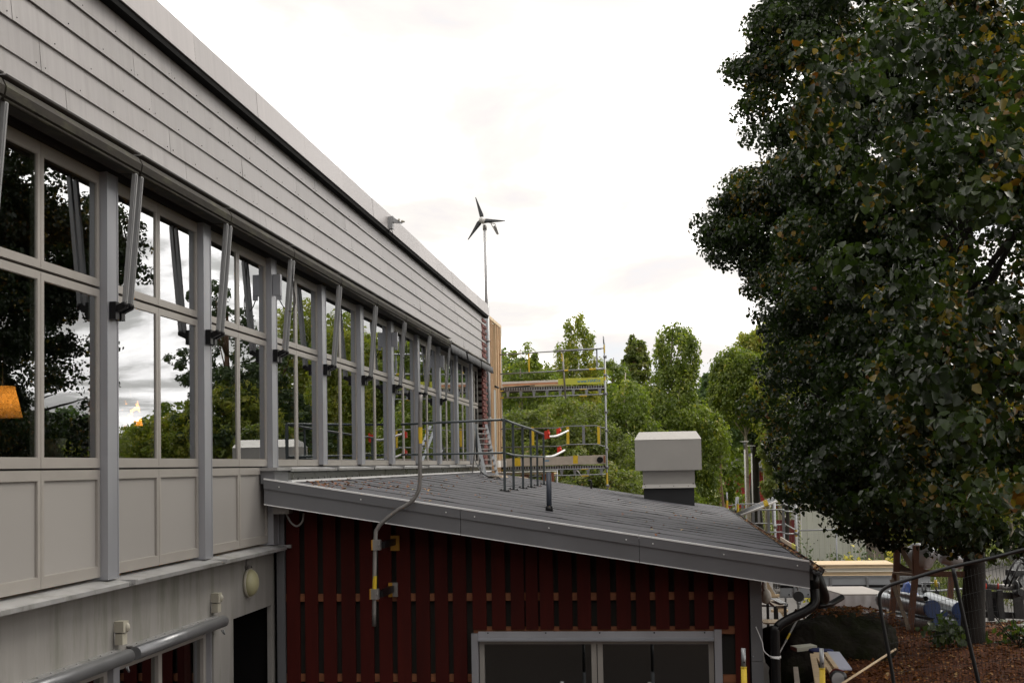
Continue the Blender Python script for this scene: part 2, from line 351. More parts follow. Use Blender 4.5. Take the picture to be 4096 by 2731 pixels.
def lobe_points(lobes, nclust, per, spread, seed, shell=.55, droop=0., lumpy=1.):
    "clusters of leaves near the surface of a set of ellipsoids; every lobe = (centre, radii)"
    g = np.random.default_rng(seed); C = np.array([l[0] for l in lobes], float); Rr = np.array([l[1] for l in lobes], float)
    vol = np.prod(Rr, axis=1)**.5; idx = g.choice(len(lobes), nclust, p=vol/vol.sum())
    d = g.normal(size=(nclust, 3)); d /= np.linalg.norm(d, axis=1, keepdims=True)
    rad = shell+(1-shell)*g.uniform(0, 1, nclust)**.6
    # lumpy outline
    lump = 1+lumpy*(.16*np.sin(d[:, 0]*5+idx)*np.cos(d[:, 1]*6+idx*2)+.06*g.normal(size=nclust))
    cc = C[idx]+d*Rr[idx]*(rad*lump)[:, None]
    P = np.repeat(cc, per, axis=0)+g.normal(size=(nclust*per, 3))*spread
    O = np.repeat(d, per, axis=0)
    if droop: P[:, 2] -= g.uniform(0, droop, len(P)); 
    return P, O
def clump_points(lobes, nsub, per, rs, seed, squash=.62, droop=0., up=.35, inner=.62):
    "leaves on the outer, upper shells of many small boughs set over the big crown lobes"
    g = np.random.default_rng(seed); C = np.array([l[0] for l in lobes], float); Rr = np.array([l[1] for l in lobes], float)
    wgt = np.prod(Rr, axis=1)**.48; idx = g.choice(len(lobes), nsub, p=wgt/wgt.sum())
    d = g.normal(size=(nsub, 3)); d[:, 2] += .15; d /= np.linalg.norm(d, axis=1, keepdims=True)
    cc = C[idx]+d*Rr[idx]*(inner+(1-inner)*g.uniform(0, 1, nsub)**.5)[:, None]
    rsub = rs*g.uniform(.6, 1.35, nsub); k = np.repeat(np.arange(nsub), per)
    n = g.normal(size=(nsub*per, 3))+d[k]*.7+np.array([0, 0, up]); n /= np.linalg.norm(n, axis=1, keepdims=True)
    P = cc[k]+n*rsub[k][:, None]*np.array([1, 1, squash])*(.55+.62*g.uniform(0, 1, len(n)))[:, None]
    if droop: P[:, 2] -= g.uniform(0, droop, len(P))**1.5
    tn = np.clip(g.uniform(0, .8, nsub)[k]+g.normal(0, .14, len(k)), 0, 1)
    return P, n, tn
def tree(name, label, base, height, lobes, material, bark, nclust, per, spread, size, seed, group=None, trunk_r=.12, droop=0., hang=.4, cat='tree', rich=False, wide=.8, shell=.55, lean=(0, 0)):
    b = Vector(base); t = thing(name, label, cat, b, group)
    m = MB(); top = b+Vector((lean[0], lean[1], height*.9)); pts = [b+(top-b)*k/6+Vector((random.uniform(-.08, .08), random.uniform(-.08, .08), 0))*(k > 0) for k in range(7)]
    m.tube(pts, 0, 8, radii=[trunk_r*(1.15-k*.17) for k in range(7)])
    rnd = random.Random(seed)
    for i in range(14):
        l = rnd.choice(lobes); c = Vector(l[0]); q = c+Vector([rnd.uniform(-.6, .6)*l[1][j] for j in range(3)]); f = min(max((q.z-b.z)/height-.12, .12), .85)
        s0 = b+(top-b)*f; mid = (s0+q)/2+Vector((0, 0, -.05*height*.3)); r0 = trunk_r*(.5-.35*f)
        m.tube([s0, mid, q], 0, 5, radii=[r0, r0*.6, r0*.2])
    m.build('trunk', bark, t)
    big = sum(l[1][0] for l in lobes)/len(lobes); rs = min(max(big*.17, .14), .5); ns = int(nclust*.56); pr = int(per*nclust*1.3/ns)
    P, O, tone = clump_points(lobes, ns, pr, rs, seed, .8, droop)
    leaf_mesh('crown', P, size, t, material, O, hang, seed, rich=rich, wide=wide, tone=tone)
    return t

# ================================================================ GROUND
def smooth(a, b, x):
    t = min(max((x-a)/(b-a), 0), 1); return t*t*(3-2*t)
def gz(x, y):
    "height of the mulched bank beside the low building"
    k = smooth(1.3, 2.4, x)*(1-smooth(21, 28, y))*smooth(0, 6, y)
    low = .55*smooth(.4, 1.2, x)*(1-smooth(18, 26, y))*smooth(0, 6, y)
    return max(k*1.22, low)+.03*math.sin(x*1.7+y)*k
def grid(name, x0, x1, y0, y1, nx, ny, fz, m):
    b = MB(); vs_ = [(x0+(x1-x0)*i/nx, y0+(y1-y0)*j/ny, fz(x0+(x1-x0)*i/nx, y0+(y1-y0)*j/ny)) for j in range(ny+1) for i in range(nx+1)]
    b.add(vs_, [(j*(nx+1)+i, j*(nx+1)+i+1, (j+1)*(nx+1)+i+1, (j+1)*(nx+1)+i) for j in range(ny) for i in range(nx)], True)
    return b.build(name, m)
grass_m = mat('lawn', (.13, .155, .035), .9, scale=.35, amt=.3, dirt=(.20, .17, .06), dscale=.25, dpos=(.45, .7), bump=.02, bscale=14)
tag(grid('ground', -600, 600, -200, 900, 4, 4, lambda x, y: -.02, grass_m), kind='structure')
yard = grid('yard_paving', -14, 24, -6, 52, 40, 60, lambda x, y: -.01+gz(x, y)*.97, asphalt); tag(yard, kind='structure')
mulch_m = mat('mulch', (.085, .030, .014), .95, spec=.1, scale=9, amt=.5, bump=.03, bscale=30, dirt=(.15, .06, .03), dscale=22, dpos=(.52, .68))
mulch = grid('mulch_bed', 1.15, 15, 2, 22.5, 90, 110, lambda x, y: gz(x, y)+.018*math.sin(x*7+3*math.sin(y*3))+.012*math.sin(y*11+x*3)+.012-.06*smooth(20.5, 22.5, y), mulch_m); tag(mulch, kind='structure')
path_m = mat('gravel_path', (.30, .27, .25), .9, scale=4, amt=.15)
b = MB()
pp = [(10.5, 60), (9.6, 75), (8.9, 88), (9.6, 98), (26, 104)]; pw = .7
for (xa, ya), (xb, yb) in zip(pp, pp[1:]): b.add([(xa-pw, ya, .0), (xa+pw, ya, .0), (xb+pw, yb, .0), (xb-pw, yb, .0)], [(0, 1, 2, 3)])
tag(b.build('path', path_m), kind='structure')
b = MB(); b.add([(9.5, 25, .012), (30, 25, .012), (60, 95, .012), (22, 95, .012)], [(0, 1, 2, 3)])
tag(b.build('road', mat('grey_road', (.20, .19, .185), .9, scale=1, amt=.15)), kind='structure')

b = MB()
for k in range(88):
    b.box(-4.3, .9, 1.0+k*.146, 1.0+k*.146+.134, .50, .56)
tag(b.build('terrace_deck', mat('dark_deck_wood', (.045, .033, .025), .7, scale=5, amt=.3)), kind='structure')
# litter on the mulch: fallen leaves as one uncountable mass
g = np.random.default_rng(5); n = 42000
xs = 1.2+g.uniform(0, 1, n)**1.0*9.5; ys = 11.5+g.uniform(0, 1, n)*12.5
keep = xs > 1.15; xs, ys = xs[keep], ys[keep]
zs = np.array([gz(a, c) for a, c in zip(xs, ys)])+.03+g.uniform(0, .03, len(xs))
tag(leaf_mesh('leaf_litter', np.stack([xs, ys, zs], 1), .055, None, litter, None, 0, 3, flat=True, jitter=.5, base=(5, 16, 1.2)), kind='stuff')

# ================================================================ MAIN BUILDING
PR = [3.31, 5.44, 7.565, 9.69, 11.82, 13.95, 16.1, 18.22, 20.35, 22.62, 24.85, 27.03, 29.22]   # right edge of each post
Y0, Y1 = -2.0, 31.2
B = thing('main_building', 'long grey building with lapped cladding boards above a band of tall windows', 'building', (-6, 15, 0))
# --- shell
b = MB(); b.box(-14, -4.36, Y0, Y1, 6.72, 7.98); b.build('roof_block', header_m, B)
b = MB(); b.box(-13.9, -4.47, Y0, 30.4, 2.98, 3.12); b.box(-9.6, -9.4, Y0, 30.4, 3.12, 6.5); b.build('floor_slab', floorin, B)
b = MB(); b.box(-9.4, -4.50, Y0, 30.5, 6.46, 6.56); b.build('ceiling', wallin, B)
b = MB(); b.box(-4.60, -4.40, Y0, 30.6, 6.405, 6.62); b.build('header_board', header_m, B)
b = MB(); b.box(-4.395, -4.30, Y0, 31.15, 6.56, 6.60); b.build('soffit', header_m, B)
b = MB(); b.box(-14, -4.62, 30.7, 31.2, 0, 6.7); b.box(-14, -13.9, Y0, 31, 0, 6.7); b.build('end_wall', mortar, B)
# --- ground floor wall with its openings
def part(name, m, *boxes, parent=B):
    q = MB()
    for bx in boxes: q.box(*bx)
    return q.build(name, m, parent)
part('lower_wall', render_w, (-4.72, -4.42, Y0, 14.0, 2.46, 3.10), (-4.72, -4.42, 12.02, 12.60, 0, 2.46), (-4.72, -4.42, Y0, 5.2, 0, 2.46), (-4.47, -4.42, 13.88, 14.0, 0, 2.46))
part('lower_wall', render_w, (-4.72, -4.47, 14.0, 30.6, 0, 3.0))
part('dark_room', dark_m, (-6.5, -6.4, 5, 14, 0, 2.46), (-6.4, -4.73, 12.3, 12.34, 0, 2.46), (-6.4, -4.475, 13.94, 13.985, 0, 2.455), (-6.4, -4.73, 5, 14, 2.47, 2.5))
doorb = MB()
for k in range(5): doorb.box(-5.0, -4.96, 12.62+k*.26, 12.86+k*.26, 0, 2.4)
doorb.build('dark_door', mat('dark_door_paint', (.016, .015, .016), .5, amt=.3), B)
# low windows
for k, (ya, yb) in enumerate(((5.25, 7.4), (7.5, 9.78), (9.92, 12.0))):
    f = MB(); ym = (ya+yb)/2-.1
    f.box(-4.56, -4.49, ya, yb, 2.36, 2.45); f.box(-4.56, -4.49, ya, ya+.07, .3, 2.36); f.box(-4.56, -4.49, yb-.07, yb, .3, 2.36); f.box(-4.56, -4.49, ym-.04, ym+.04, .3, 2.36); f.box(-4.56, -4.49, ya, yb, .2, .3)
    fo = f.build('window', alu, B); part('pane', glass, (-4.53, -4.524, ya+.07, ym-.04, .3, 2.36), (-4.53, -4.524, ym+.04, yb-.07, .3, 2.36), parent=fo)
    part('window_post', post_m, (-4.60, -4.44, yb, yb+.12, 0, 2.46))
# --- posts, windows, spandrels, sills
def frame_part(name, m, x0, x1, ya, yb, za, zb, w, wb, wt, parent=B, inset=None):
    q = MB(); q.box(x0, x1, ya, yb, za, za+wb); q.box(x0, x1, ya, yb, zb-wt, zb); q.box(x0, x1, ya, ya+w, za+wb, zb-wt); q.box(x0, x1, yb-w, yb, za+wb, zb-wt)
    # glazing bead, a shallow step round the opening
    i = .004; xi = x1-.006
    q.box(x0+.01, xi, ya+w, yb-w, za+wb, za+wb+i); q.box(x0+.01, xi, ya+w, yb-w, zb-wt-i, zb-wt); q.box(x0+.01, xi, ya+w, ya+w+i, za+wb+i, zb-wt-i); q.box(x0+.01, xi, yb-w-i, yb-w, za+wb+i, zb-wt-i)
    return q.build(name, m, parent)
for k, yr in enumerate(PR):
    zb = 3.15 if yr < 14.2 else 4.05
    q = MB(); q.box(-4.50, -4.342, yr-.225, yr-.018, zb, 6.40); q.box(-4.342, -4.338, yr-.225, yr-.208, zb, 6.40); q.box(-4.342, -4.338, yr-.035, yr-.018, zb, 6.40); q.build('post', post_m, B)
    prev = PR[k-1] if k else 1.2
    ya, yb = prev-.014, yr-.229
    bays = [(ya, (ya+yb)/2-.003), ((ya+yb)/2+.003, yb)]
    for c0, c1 in bays:
        for za, zt, wb, wt in ((4.035, 5.452, .075, .060), (5.474, 6.395, .060, .095)):
            fo = frame_part('window', alu, -4.46, -4.40, c0, c1, za, zt, .045, wb, wt)
            part('pane', glass, (-4.418, -4.412, c0+.045, c1-.045, za+wb, zt-wt), parent=fo)
        if yr < 14.2:
            frame_part('spandrel_frame', alu, -4.46, -4.40, c0, c1, 3.175, 4.020, .045, .085, .075)
            part('spandrel_panel', panel_m, (-4.445, -4.418, c0+.05, c1-.05, 3.26, 3.945))
    part('dark_gap', header_m, (-4.52, -4.47, ya, yb, 3.12 if yr < 14.2 else 4.0, 6.4) if False else (-4.475, -4.465, ya, yb, 4.018, 4.037), (-4.475, -4.465, ya, yb, 5.450, 5.476))
    if yr < 14.2:     # folded metal sill with a drip edge
        q = MB(); q.ext([(-4.50, 3.160), (-4.235, 3.118), (-4.235, 3.085), (-4.243, 3.085), (-4.243, 3.106), (-4.50, 3.146)], prev-.05, yr+.03-.09); q.build('sill', sill_m, B)
        part('sill_joint', sill_m, (-4.42, -4.20, yr-.02, yr+.02, 3.10, 3.135))
    elif yr > 14.2:
        q = MB(); q.ext([(-4.50, 4.035), (-4.20, 4.000), (-4.20, 3.972), (-4.208, 3.972), (-4.208, 3.990), (-4.50, 4.02)], prev+.02, yr-.06); q.build('sill', sill_m, B)
        part('sill_joint', sill_m, (-4.40, -4.19, yr-.03, yr+.03, 3.985, 4.022))
ya, yb = PR[-1]-.014, 30.42
for c0, c1 in ((ya, (ya+yb)/2-.003), ((ya+yb)/2+.003, yb)):
    for za, zt, wb, wt in ((4.035, 5.452, .075, .060), (5.474, 6.395, .060, .095)):
        fo = frame_part('window', alu, -4.46, -4.40, c0, c1, za, zt, .045, wb, wt)
        part('pane', glass, (-4.418, -4.412, c0+.045, c1-.045, za+wb, zt-wt), parent=fo)
q = MB(); q.ext([(-4.50, 4.035), (-4.20, 4.000), (-4.20, 3.972), (-4.50, 4.0)], ya, 31.3); q.build('sill', sill_m, B)
# --- dark flashing sheets between sills and low roof, with the bright edge strip
ys_ = [13.98+i*1.72 for i in range(11)]
for a_, c_ in zip(ys_, ys_[1:]):
    q = MB(); q.ext([(-4.40, 3.985), (-4.255, 3.985), (-4.235, 3.84), (-4.40, 3.84)], a_+.004, min(c_, 31.2)-.004)
    q.build('flashing_sheet', upst_m, B)
for a_, c_ in zip(ys_[::2], ys_[2::2]): part('edge_strip', lip_m, (-4.262, -4.195, a_, min(c_, 31.2)-.01, 3.846, 3.872))
q = MB()
for i in range(60): q.ball((-4.238, 14.1+i*.29, 3.885), .008, 5, 3)
tag(q.build('flashing_screws', dark_m, B), kind='stuff')
# --- cladding boards, six lapped rows
ROWS = [6.622, 6.845, 7.067, 7.290, 7.512]
OFF = [8.676, 8.283, 7.88, 9.87, 10.68]
q = MB()
for r_, z in enumerate(ROWS):
    y = OFF[r_]
    while y > Y0: y -= 2.36
    while y < 31.1:
        a_, c_ = max(y, Y0)+.003, min(y+2.36, 31.1)-.003
        if c_ > a_+.05:
            dz = random.uniform(-.0025, .0025); dx = random.uniform(-.002, .003); h = .245 if r_ < 4 else .30
            bd = MB(); n_ = 4; vs_ = []
            for i in range(n_+1):
                yy = a_+(c_-a_)*i/n_; wv = random.uniform(-.0018, .0018)
                vs_ += [(-4.280+dx+wv, yy, z+dz), (-4.300, yy, z+h), (-4.309, yy, z+h), (-4.290+dx+wv, yy, z+dz)]
            fs = [(3, 2, 1, 0), tuple(4*n_+i for i in range(4))]
            for i in range(n_):
                for j in range(4): fs.append((4*i+j, 4*i+(j+1) % 4, 4*i+4+(j+1) % 4, 4*i+4+j))
            bd.add(vs_, fs); bd.build('cladding_board', cladding, B)
            for s_ in (.06, .6, 1.18, 1.76, 2.29):
                if a_+s_ < c_:
                    for zo in ((.035,) if r_ < 4 else (.035,)): q.ball((-4.282+dx, a_+s_, z+zo), .0065, 5, 3)
        y += 2.36
tag(q.build('board_screws', mat('screw_steel', (.10, .10, .10), .4, .5), B), kind='stuff')
part('backing_board', header_m, (-4.36, -4.312, Y0, 31.12, 6.60, 7.9))
part('starter_strip', fascia_m, (-4.285, -4.262, Y0, 31.1, 6.585, 6.618))
# --- parapet fascia, sheet by sheet with standing joints and a cap
y = 11.03-1.82*8; k = 0
while y < 31.2:
    a_, c_ = max(y, Y0), min(y+1.82, 31.22)
    q = MB(); o_ = random.uniform(-.002, .002)
    q.ext([(-4.19+o_, 7.765), (-4.215+o_, 8.055), (-4.40, 8.075), (-4.40, 8.055), (-4.225+o_, 8.035), (-4.198+o_, 7.775), (-4.29, 7.775), (-4.29, 7.765)], a_+.003, c_-.003)
    q.build('parapet_sheet', fascia_m, B)
    y += 1.82
part('parapet_shade_strip', dark_m, (-4.31, -4.203, Y0, 31.15, 7.705, 7.763))  # black strip that paints in the shadow below the parapet overhang
# --- toothed brick corner, brick by brick
kz = 0; z = 3.9
bm_ = {}
while z < 7.62:
    d = .06 if kz % 2 else 0.0
    for j, (a_, c_) in enumerate(((30.45, 30.66), (30.67, 30.90), (30.91, 31.14))):
        q = MB(); rr = random.uniform(-.006, .006)
        q.box(-4.42, -4.285+rr+(.02 if kz % 2 else 0), a_+d*.3, c_+d*.8, z, z+.062)
        q.build('brick', brick_m, B)
    z += .075; kz += 1
part('brick_backing', mortar, (-4.60, -4.31, 30.45, 31.15, 3.0, 7.7))
# --- inner rooms seen through the glass
part('inner_wall', wallin, (-9.4, -4.7, 16.1, 16.2, 3.12, 6.46), (-9.4, -4.7, 24.8, 24.9, 3.12, 6.46))

# ================================================================ AWNINGS above the windows
bayrange = [(PR[i]-.10, PR[i+1]-.10) for i in range(0, 10)]
order = ['nearest the left edge of the photo', 'over the second window bay', 'over the third window bay', 'over the fourth window bay', 'over the fifth window bay', 'over the sixth window bay', 'over the seventh window bay', 'over the eighth window bay', 'over the ninth window bay', 'over the last bay before the black fabric']
for i, (ya, yb) in enumerate(bayrange):
    t = thing('awning', 'weathered drop arm awning folded shut '+order[i], 'awning', (-4.2, (ya+yb)/2, 6.4), 'folded awnings along the window band')
    q = MB(); q.ext([(-4.29, 6.41), (-4.15, 6.395), (-4.105, 6.42), (-4.095, 6.475), (-4.12, 6.525), (-4.18, 6.552), (-4.29, 6.555)], ya+.012, yb-.012); q.build('housing', gut_m, t)
    q = MB(); q.ext([(-4.31, 6.56), (-4.11, 6.553), (-4.10, 6.562), (-4.31, 6.575)], ya+.012, yb-.012); q.build('cover_strip', sill_m, t)
    q = MB(); q.tube([(-4.13, ya+.02, 6.40), (-4.13, yb-.02, 6.40)], .014, 8); q.build('front_rail', gut_m, t)
    for yy in (ya+.055, yb-.055):
        q = MB(); q.bar((-4.135, yy, 6.40), (-4.225, yy, 5.33), .042, .030, (1, 0, 0)); q.bar((-4.118, yy, 6.38), (-4.208, yy, 5.36), .016, .012, (1, 0, 0)); q.build('arm', arm_m, t)
        q = MB(); q.box(-4.336, -4.285, yy-.035, yy+.035, 5.22, 5.36); q.bar((-4.29, yy, 5.30), (-4.215, yy, 5.335), .05, .05); q.ball((-4.225, yy, 5.335), .032, 8, 6); q.build('bracket', blackpl, t)
# canopies of black fabric at the far end
for i, (ya, yb) in enumerate(((24.76, 26.85), (26.93, 29.0), (29.08, 31.1))):
    t = thing('fabric_awning', ['black fabric canopy next to the last weathered awning housing', 'black fabric canopy between two other black canopies', 'black fabric canopy at the brick corner of the building'][i], 'awning', (-4.2, (ya+yb)/2, 6.3), 'black fabric canopies')
    q = MB(); n_ = 16; vs_ = []
    for k in range(n_+1):
        yy = ya+(yb-ya)*k/n_; wv = .012*math.sin(k*1.9+i); s_ = .02*math.sin(k*2.7+i*2)
        vs_ += [(-4.30, yy, 6.55), (-4.12+wv, yy, 6.46), (-4.10+wv, yy, 6.30+s_), (-4.115+wv, yy, 6.30+s_), (-4.14+wv, yy, 6.44), (-4.30, yy, 6.53)]
    fs = []
    for k in range(n_):
        for j in range(6): fs.append((6*k+j, 6*k+(j+1) % 6, 6*k+6+(j+1) % 6, 6*k+6+j))
    q.add(vs_, fs, True); q.build('fabric', fibre, t)
    q = MB(); q.tube([(-4.18, ya, 6.52), (-4.18, yb, 6.52)], .03, 8); q.build('roller', gut_m, t)
    q = MB(); q.bar((-4.30, ya, 6.565), (-4.09, ya, 6.50), .02, .03); q.build('end_plate', sill_m, t)
# motor boxes with cable loops on two posts
for i, (yy, lb) in enumerate(((13.86, 'grey awning motor box with hanging cable loop on the fourth post'), (20.26, 'grey awning motor box with cable loop on a post further along'), (24.76, 'small grey motor box beside the start of the black fabric'))):
    t = thing('motor_box', lb, 'motor box', (-4.27, yy, 6.1), 'awning motor boxes')
    q = MB(); q.box(-4.336, -4.25, yy-.085, yy-.02, 5.98, 6.22); q.box(-4.295, -4.245, yy-.075, yy-.03, 5.93, 5.98); q.build('case', post_m, t)
    q = MB(); q.tube(smooth_path([(-4.27, yy-.05, 5.93), (-4.22, yy-.03, 5.84), (-4.14, yy, 5.80), (-4.11, yy+.03, 5.92), (-4.13, yy+.03, 6.10), (-4.15, yy+.02, 6.38)]), .006, 6); q.build('cable', blackpl, t)

# roller blinds over the low windows
for i, (ya, yb) in enumerate(((7.3, 9.86), (9.98, 12.1))):
    t = thing('roller_blind', ['long round metal blind housing over the low window at the lower left corner', 'round metal blind housing left of the dark doorway'][i], 'blind', (-4.33, (ya+yb)/2, 2.5), 'round blind housings')
    q = MB(); q.tube([(-4.345, ya, 2.50), (-4.345, yb, 2.50)], .056, 20); q.build('housing', mat('blind_housing_metal', (.20, .205, .215), .35, .5, amt=.12), t)
    q = MB(); q.box(-4.42, -4.36, ya, yb-.1, 2.552, 2.565)
    for k in range(int((yb-ya)/.2)): q.ball((-4.37, ya+.1+k*.2, 2.568), .008, 5, 3)
    q.build('mounting_strip', sill_m, t)
    q = MB(); q.tube(smooth_path([(-4.31, yb-.10, 2.43), (-4.30, yb-.10, 2.39), (-4.32, yb-.06, 2.385), (-4.34, yb-.07, 2.42)]), .007, 6); q.build('hook', galv, t)
for i, (yy, lb) in enumerate(((9.80, 'ivory wall socket box above the gap between the two blind housings'), (12.0, 'ivory wall socket box at the right end of the blind housings'))):
    t = thing('socket_box', lb, 'socket box', (-4.38, yy, 2.6), 'ivory socket boxes')
    q = MB(); q.box(-4.42, -4.34, yy-.05, yy+.05, 2.70, 2.79); q.ball((-4.345, yy+.02, 2.735), (.03, .03, .04), 10, 7); q.build('upper_box', ivory, t)
    q = MB(); q.box(-4.42, -4.35, yy-.045, yy+.045, 2.60, 2.69); q.build('lower_box', ivory, t)
    q = MB(); q.tube([(-4.41, yy-.06, 2.71), (-4.41, yy-.07, 2.58)], .005, 5); q.build('cable', galvd, t)
t = thing('wall_lamp', 'round domed cream wall lamp between the two sills and the dark doorway', 'wall lamp', (-4.4, 13.05, 2.8))
q = MB(); q.tube([(-4.42, 13.05, 2.79), (-4.385, 13.05, 2.79)], .155, 24); q.build('back_plate', ivory, t)
q = MB(); q.ball((-4.385, 13.05, 2.79), (.085, .145, .145), 24, 14); q.build('dome', cream, t)
q = MB(); q.tube([(-4.41, 13.0, 2.93), (-4.405, 13.0, 3.06)], .007, 6); q.box(-4.42, -4.38, 12.97, 13.06, 2.945, 2.975); q.ball((-4.375, 13.07, 2.96), .014, 6, 4); q.build('bracket', galvd, t)
# floodlight / sensor on the fascia
t = thing('fascia_bracket', 'small grey sensor arm with two round heads sticking out from the parapet', 'sensor', (-4.15, 19.5, 7.85))
q = MB(); q.hexa([(-4.195, 19.38, 7.79), (-4.135, 19.38, 7.79), (-4.135, 19.50, 7.79), (-4.195, 19.50, 7.79), (-4.205, 19.38, 7.98), (-4.125, 19.38, 7.99), (-4.125, 19.50, 7.99), (-4.205, 19.50, 7.98)]); q.build('body', arm_m, t)
q = MB(); q.hexa([(-4.13, 19.39, 7.895), (-3.99, 19.42, 7.87), (-3.99, 19.46, 7.87), (-4.13, 19.49, 7.895), (-4.13, 19.39, 7.975), (-3.99, 19.42, 7.885), (-3.99, 19.46, 7.885), (-4.13, 19.49, 7.975)]); q.build('arm', arm_m, t)
q = MB(); q.ball((-3.985, 19.44, 7.905), .024, 10, 7); q.tube([(-3.985, 19.44, 7.905), (-3.945, 19.44, 7.90)], 0, 10, radii=[.02, .012]); q.build('sensor_head', ivory, t)
q = MB(); q.tube([(-4.05, 19.41, 7.92), (-4.025, 19.39, 7.925)], 0, 10, radii=[.008, .02]); q.build('sensor_head', ivory, t)
q = MB(); q.tube(smooth_path([(-4.165, 19.42, 7.79), (-4.15, 19.46, 7.74), (-4.17, 19.5, 7.68)]), .005, 6); q.build('cable', blackpl, t)

# ================================================================ WIND TURBINE
t = thing('wind_turbine', 'small three bladed wind turbine on a grey pole at the roof corner', 'wind turbine', (-4.28, 31.5, 4))
q = MB(); q.tube([(-4.30, 31.5, 7.9), (-4.31, 31.5, 10.06)], .040, 12); q.build('pole', mat('pale_pole_paint', (.52, .52, .53), .45, amt=.05), t)
q = MB(); q.tube([(-4.285, 31.5, 3.6), (-4.29, 31.5, 8.12)], .058, 12); q.build('lower_pipe', galv, t)
q = MB()
for z in (5.2, 7.17): q.tube([(-4.29, 31.5, z-.02), (-4.29, 31.5, z+.02)], .072, 12); q.box(-4.45, -4.28, 31.48, 31.5, z-.02, z+.02)
q.build('pipe_clamp', galvd, t)
q = MB(); q.tube([(-4.31, 31.5, 10.02), (-4.31, 31.5, 10.15)], .052, 12); q.build('yaw_collar', galvd, t)
hub = Vector((-4.345, 31.30, 10.24)); fwd = Vector((-.18, -1, 0)).normalized()
q = MB(); q.tube([hub-fwd*.30, hub-fwd*.10, hub+fwd*.02, hub+fwd*.08], 0, 16, radii=[.03, .085, .085, .05]); q.ball(hub+fwd*.06, .07, 12, 8); q.build('nacelle', whitem, t)
side = fwd.cross(Vector((0, 0, 1))).normalized(); up_ = side.cross(fwd).normalized()
if side.x < 0: side = -side
for ang in (106, -6, 231):
    a = R(ang); d = side*math.cos(a)+up_*math.sin(a); c = d.cross(fwd).normalized(); q = MB(); vs_ = []; fs = []
    stn = [(.05, .10, .10), (.12, .125, .06), (.22, .10, .01), (.36, .072, -.01), (.50, .045, -.01), (.62, .022, -.005)]
    for (s_, ch, tw) in stn:
        p = hub+d*s_; cc = (c+fwd*(.35-s_*.4)).normalized(); th = fwd*.010
        vs_ += [p-cc*ch*.35+th*.3, p+cc*ch*.1+th, p+cc*ch*.65, p+cc*ch*.1-th]
    for i in range(len(stn)-1):
        for j in range(4): fs.append((4*i+j, 4*i+(j+1) % 4, 4*i+4+(j+1) % 4, 4*i+4+j))
    fs += [(3, 2, 1, 0), tuple(4*(len(stn)-1)+j for j in range(4))]
    q.add(vs_, fs, True); q.build('blade', mat('dark_blade', (.045, .048, .052), .5), t)
q = MB(); tb = hub-fwd*.25
P1, P2, P3, P4 = Vector((-4.17, 31.62, 10.22)), Vector((-4.02, 31.64, 9.93)), Vector((-3.98, 31.66, 9.93)), Vector((-4.06, 31.66, 10.20))
q.tube([tb, P1, P2], .010, 6); q.tube([P4, P3], .010, 6); q.bar(P2, P3, .012, .03); q.bar(P4+Vector((-.03, 0, -.05)), P3+Vector((-.02, 0, .02)), .008, .05, (1, 0, 0)); q.bar(tb, P4, .02, .02)
q.build('tail_fin', galvd, t)

# ================================================================ LOW RED EXTENSION
def rz(x): return 3.85-.1624*(x+4.35)
E_ = thing('low_extension', 'low dark red boarded extension under a sloping grey felt roof', 'building', (-1.5, 22, .5))
XL, XR, YF, YB = -4.36, 1.54, 13.46, 30.85
# roof deck and felt strips
q = MB()
q.hexa([(XL, YF+.05, rz(XL)-.13), (XR, YF+.05, rz(XR)-.13), (XR, YB, rz(XR)-.13), (XL, YB, rz(XL)-.13), (XL, YF+.05, rz(XL)-.03), (XR, YF+.05, rz(XR)-.03), (XR, YB, rz(XR)-.03), (XL, YB, rz(XL)-.03)])
q.build('roof_deck', header_m, E_)
y = YF+.08; k = 0; prevw = [0.0]*31
rnd = random.Random(4)
while y < YB-.05:
    wdt = rnd.choice((.96, .98, .60, .97)) if k else .7
    y2 = min(y+wdt, YB); nn = 30; wob = [(rnd.uniform(-.02, .02)+.02*math.sin(i*.7+k*2))*(k > 0) for i in range(nn+1)]
    q = MB(); vs_ = []
    for i in range(nn+1):
        x = XL+.03+(XR-.02-XL-.03)*i/nn; lift = .004+rnd.uniform(0, .008)*(rnd.random() < .3)
        zc = rz(x); curl = .006*math.exp(-(x-XL)/.12)
        vs_ += [(x, y+wob[i]-.045, zc+lift-.012+curl), (x, y+wob[i]-.045, zc+lift+curl), (x, y+wob[i]+.10, zc+.011+curl), (x, y2+.03, zc-.001+curl), (x, y+wob[i]-.033, zc+lift+.0012+curl)]
    # bleed edge then body
    for i in range(nn):
        a, c = 5*i, 5*(i+1)
        q.m = 1; q.add([vs_[a], vs_[c], vs_[c+1], vs_[a+1]], [(0, 1, 2, 3)]); q.add([vs_[a+1], vs_[c+1], vs_[c+4], vs_[a+4]], [(0, 1, 2, 3)])
        q.m = 0; q.add([vs_[a+4], vs_[c+4], vs_[c+2], vs_[a+2]], [(0, 1, 2, 3)]); q.add([vs_[a+2], vs_[c+2], vs_[c+3], vs_[a+3]], [(0, 1, 2, 3)])
    q.build('felt_strip', [felt, bitumen], E_)
    y = y2; k += 1
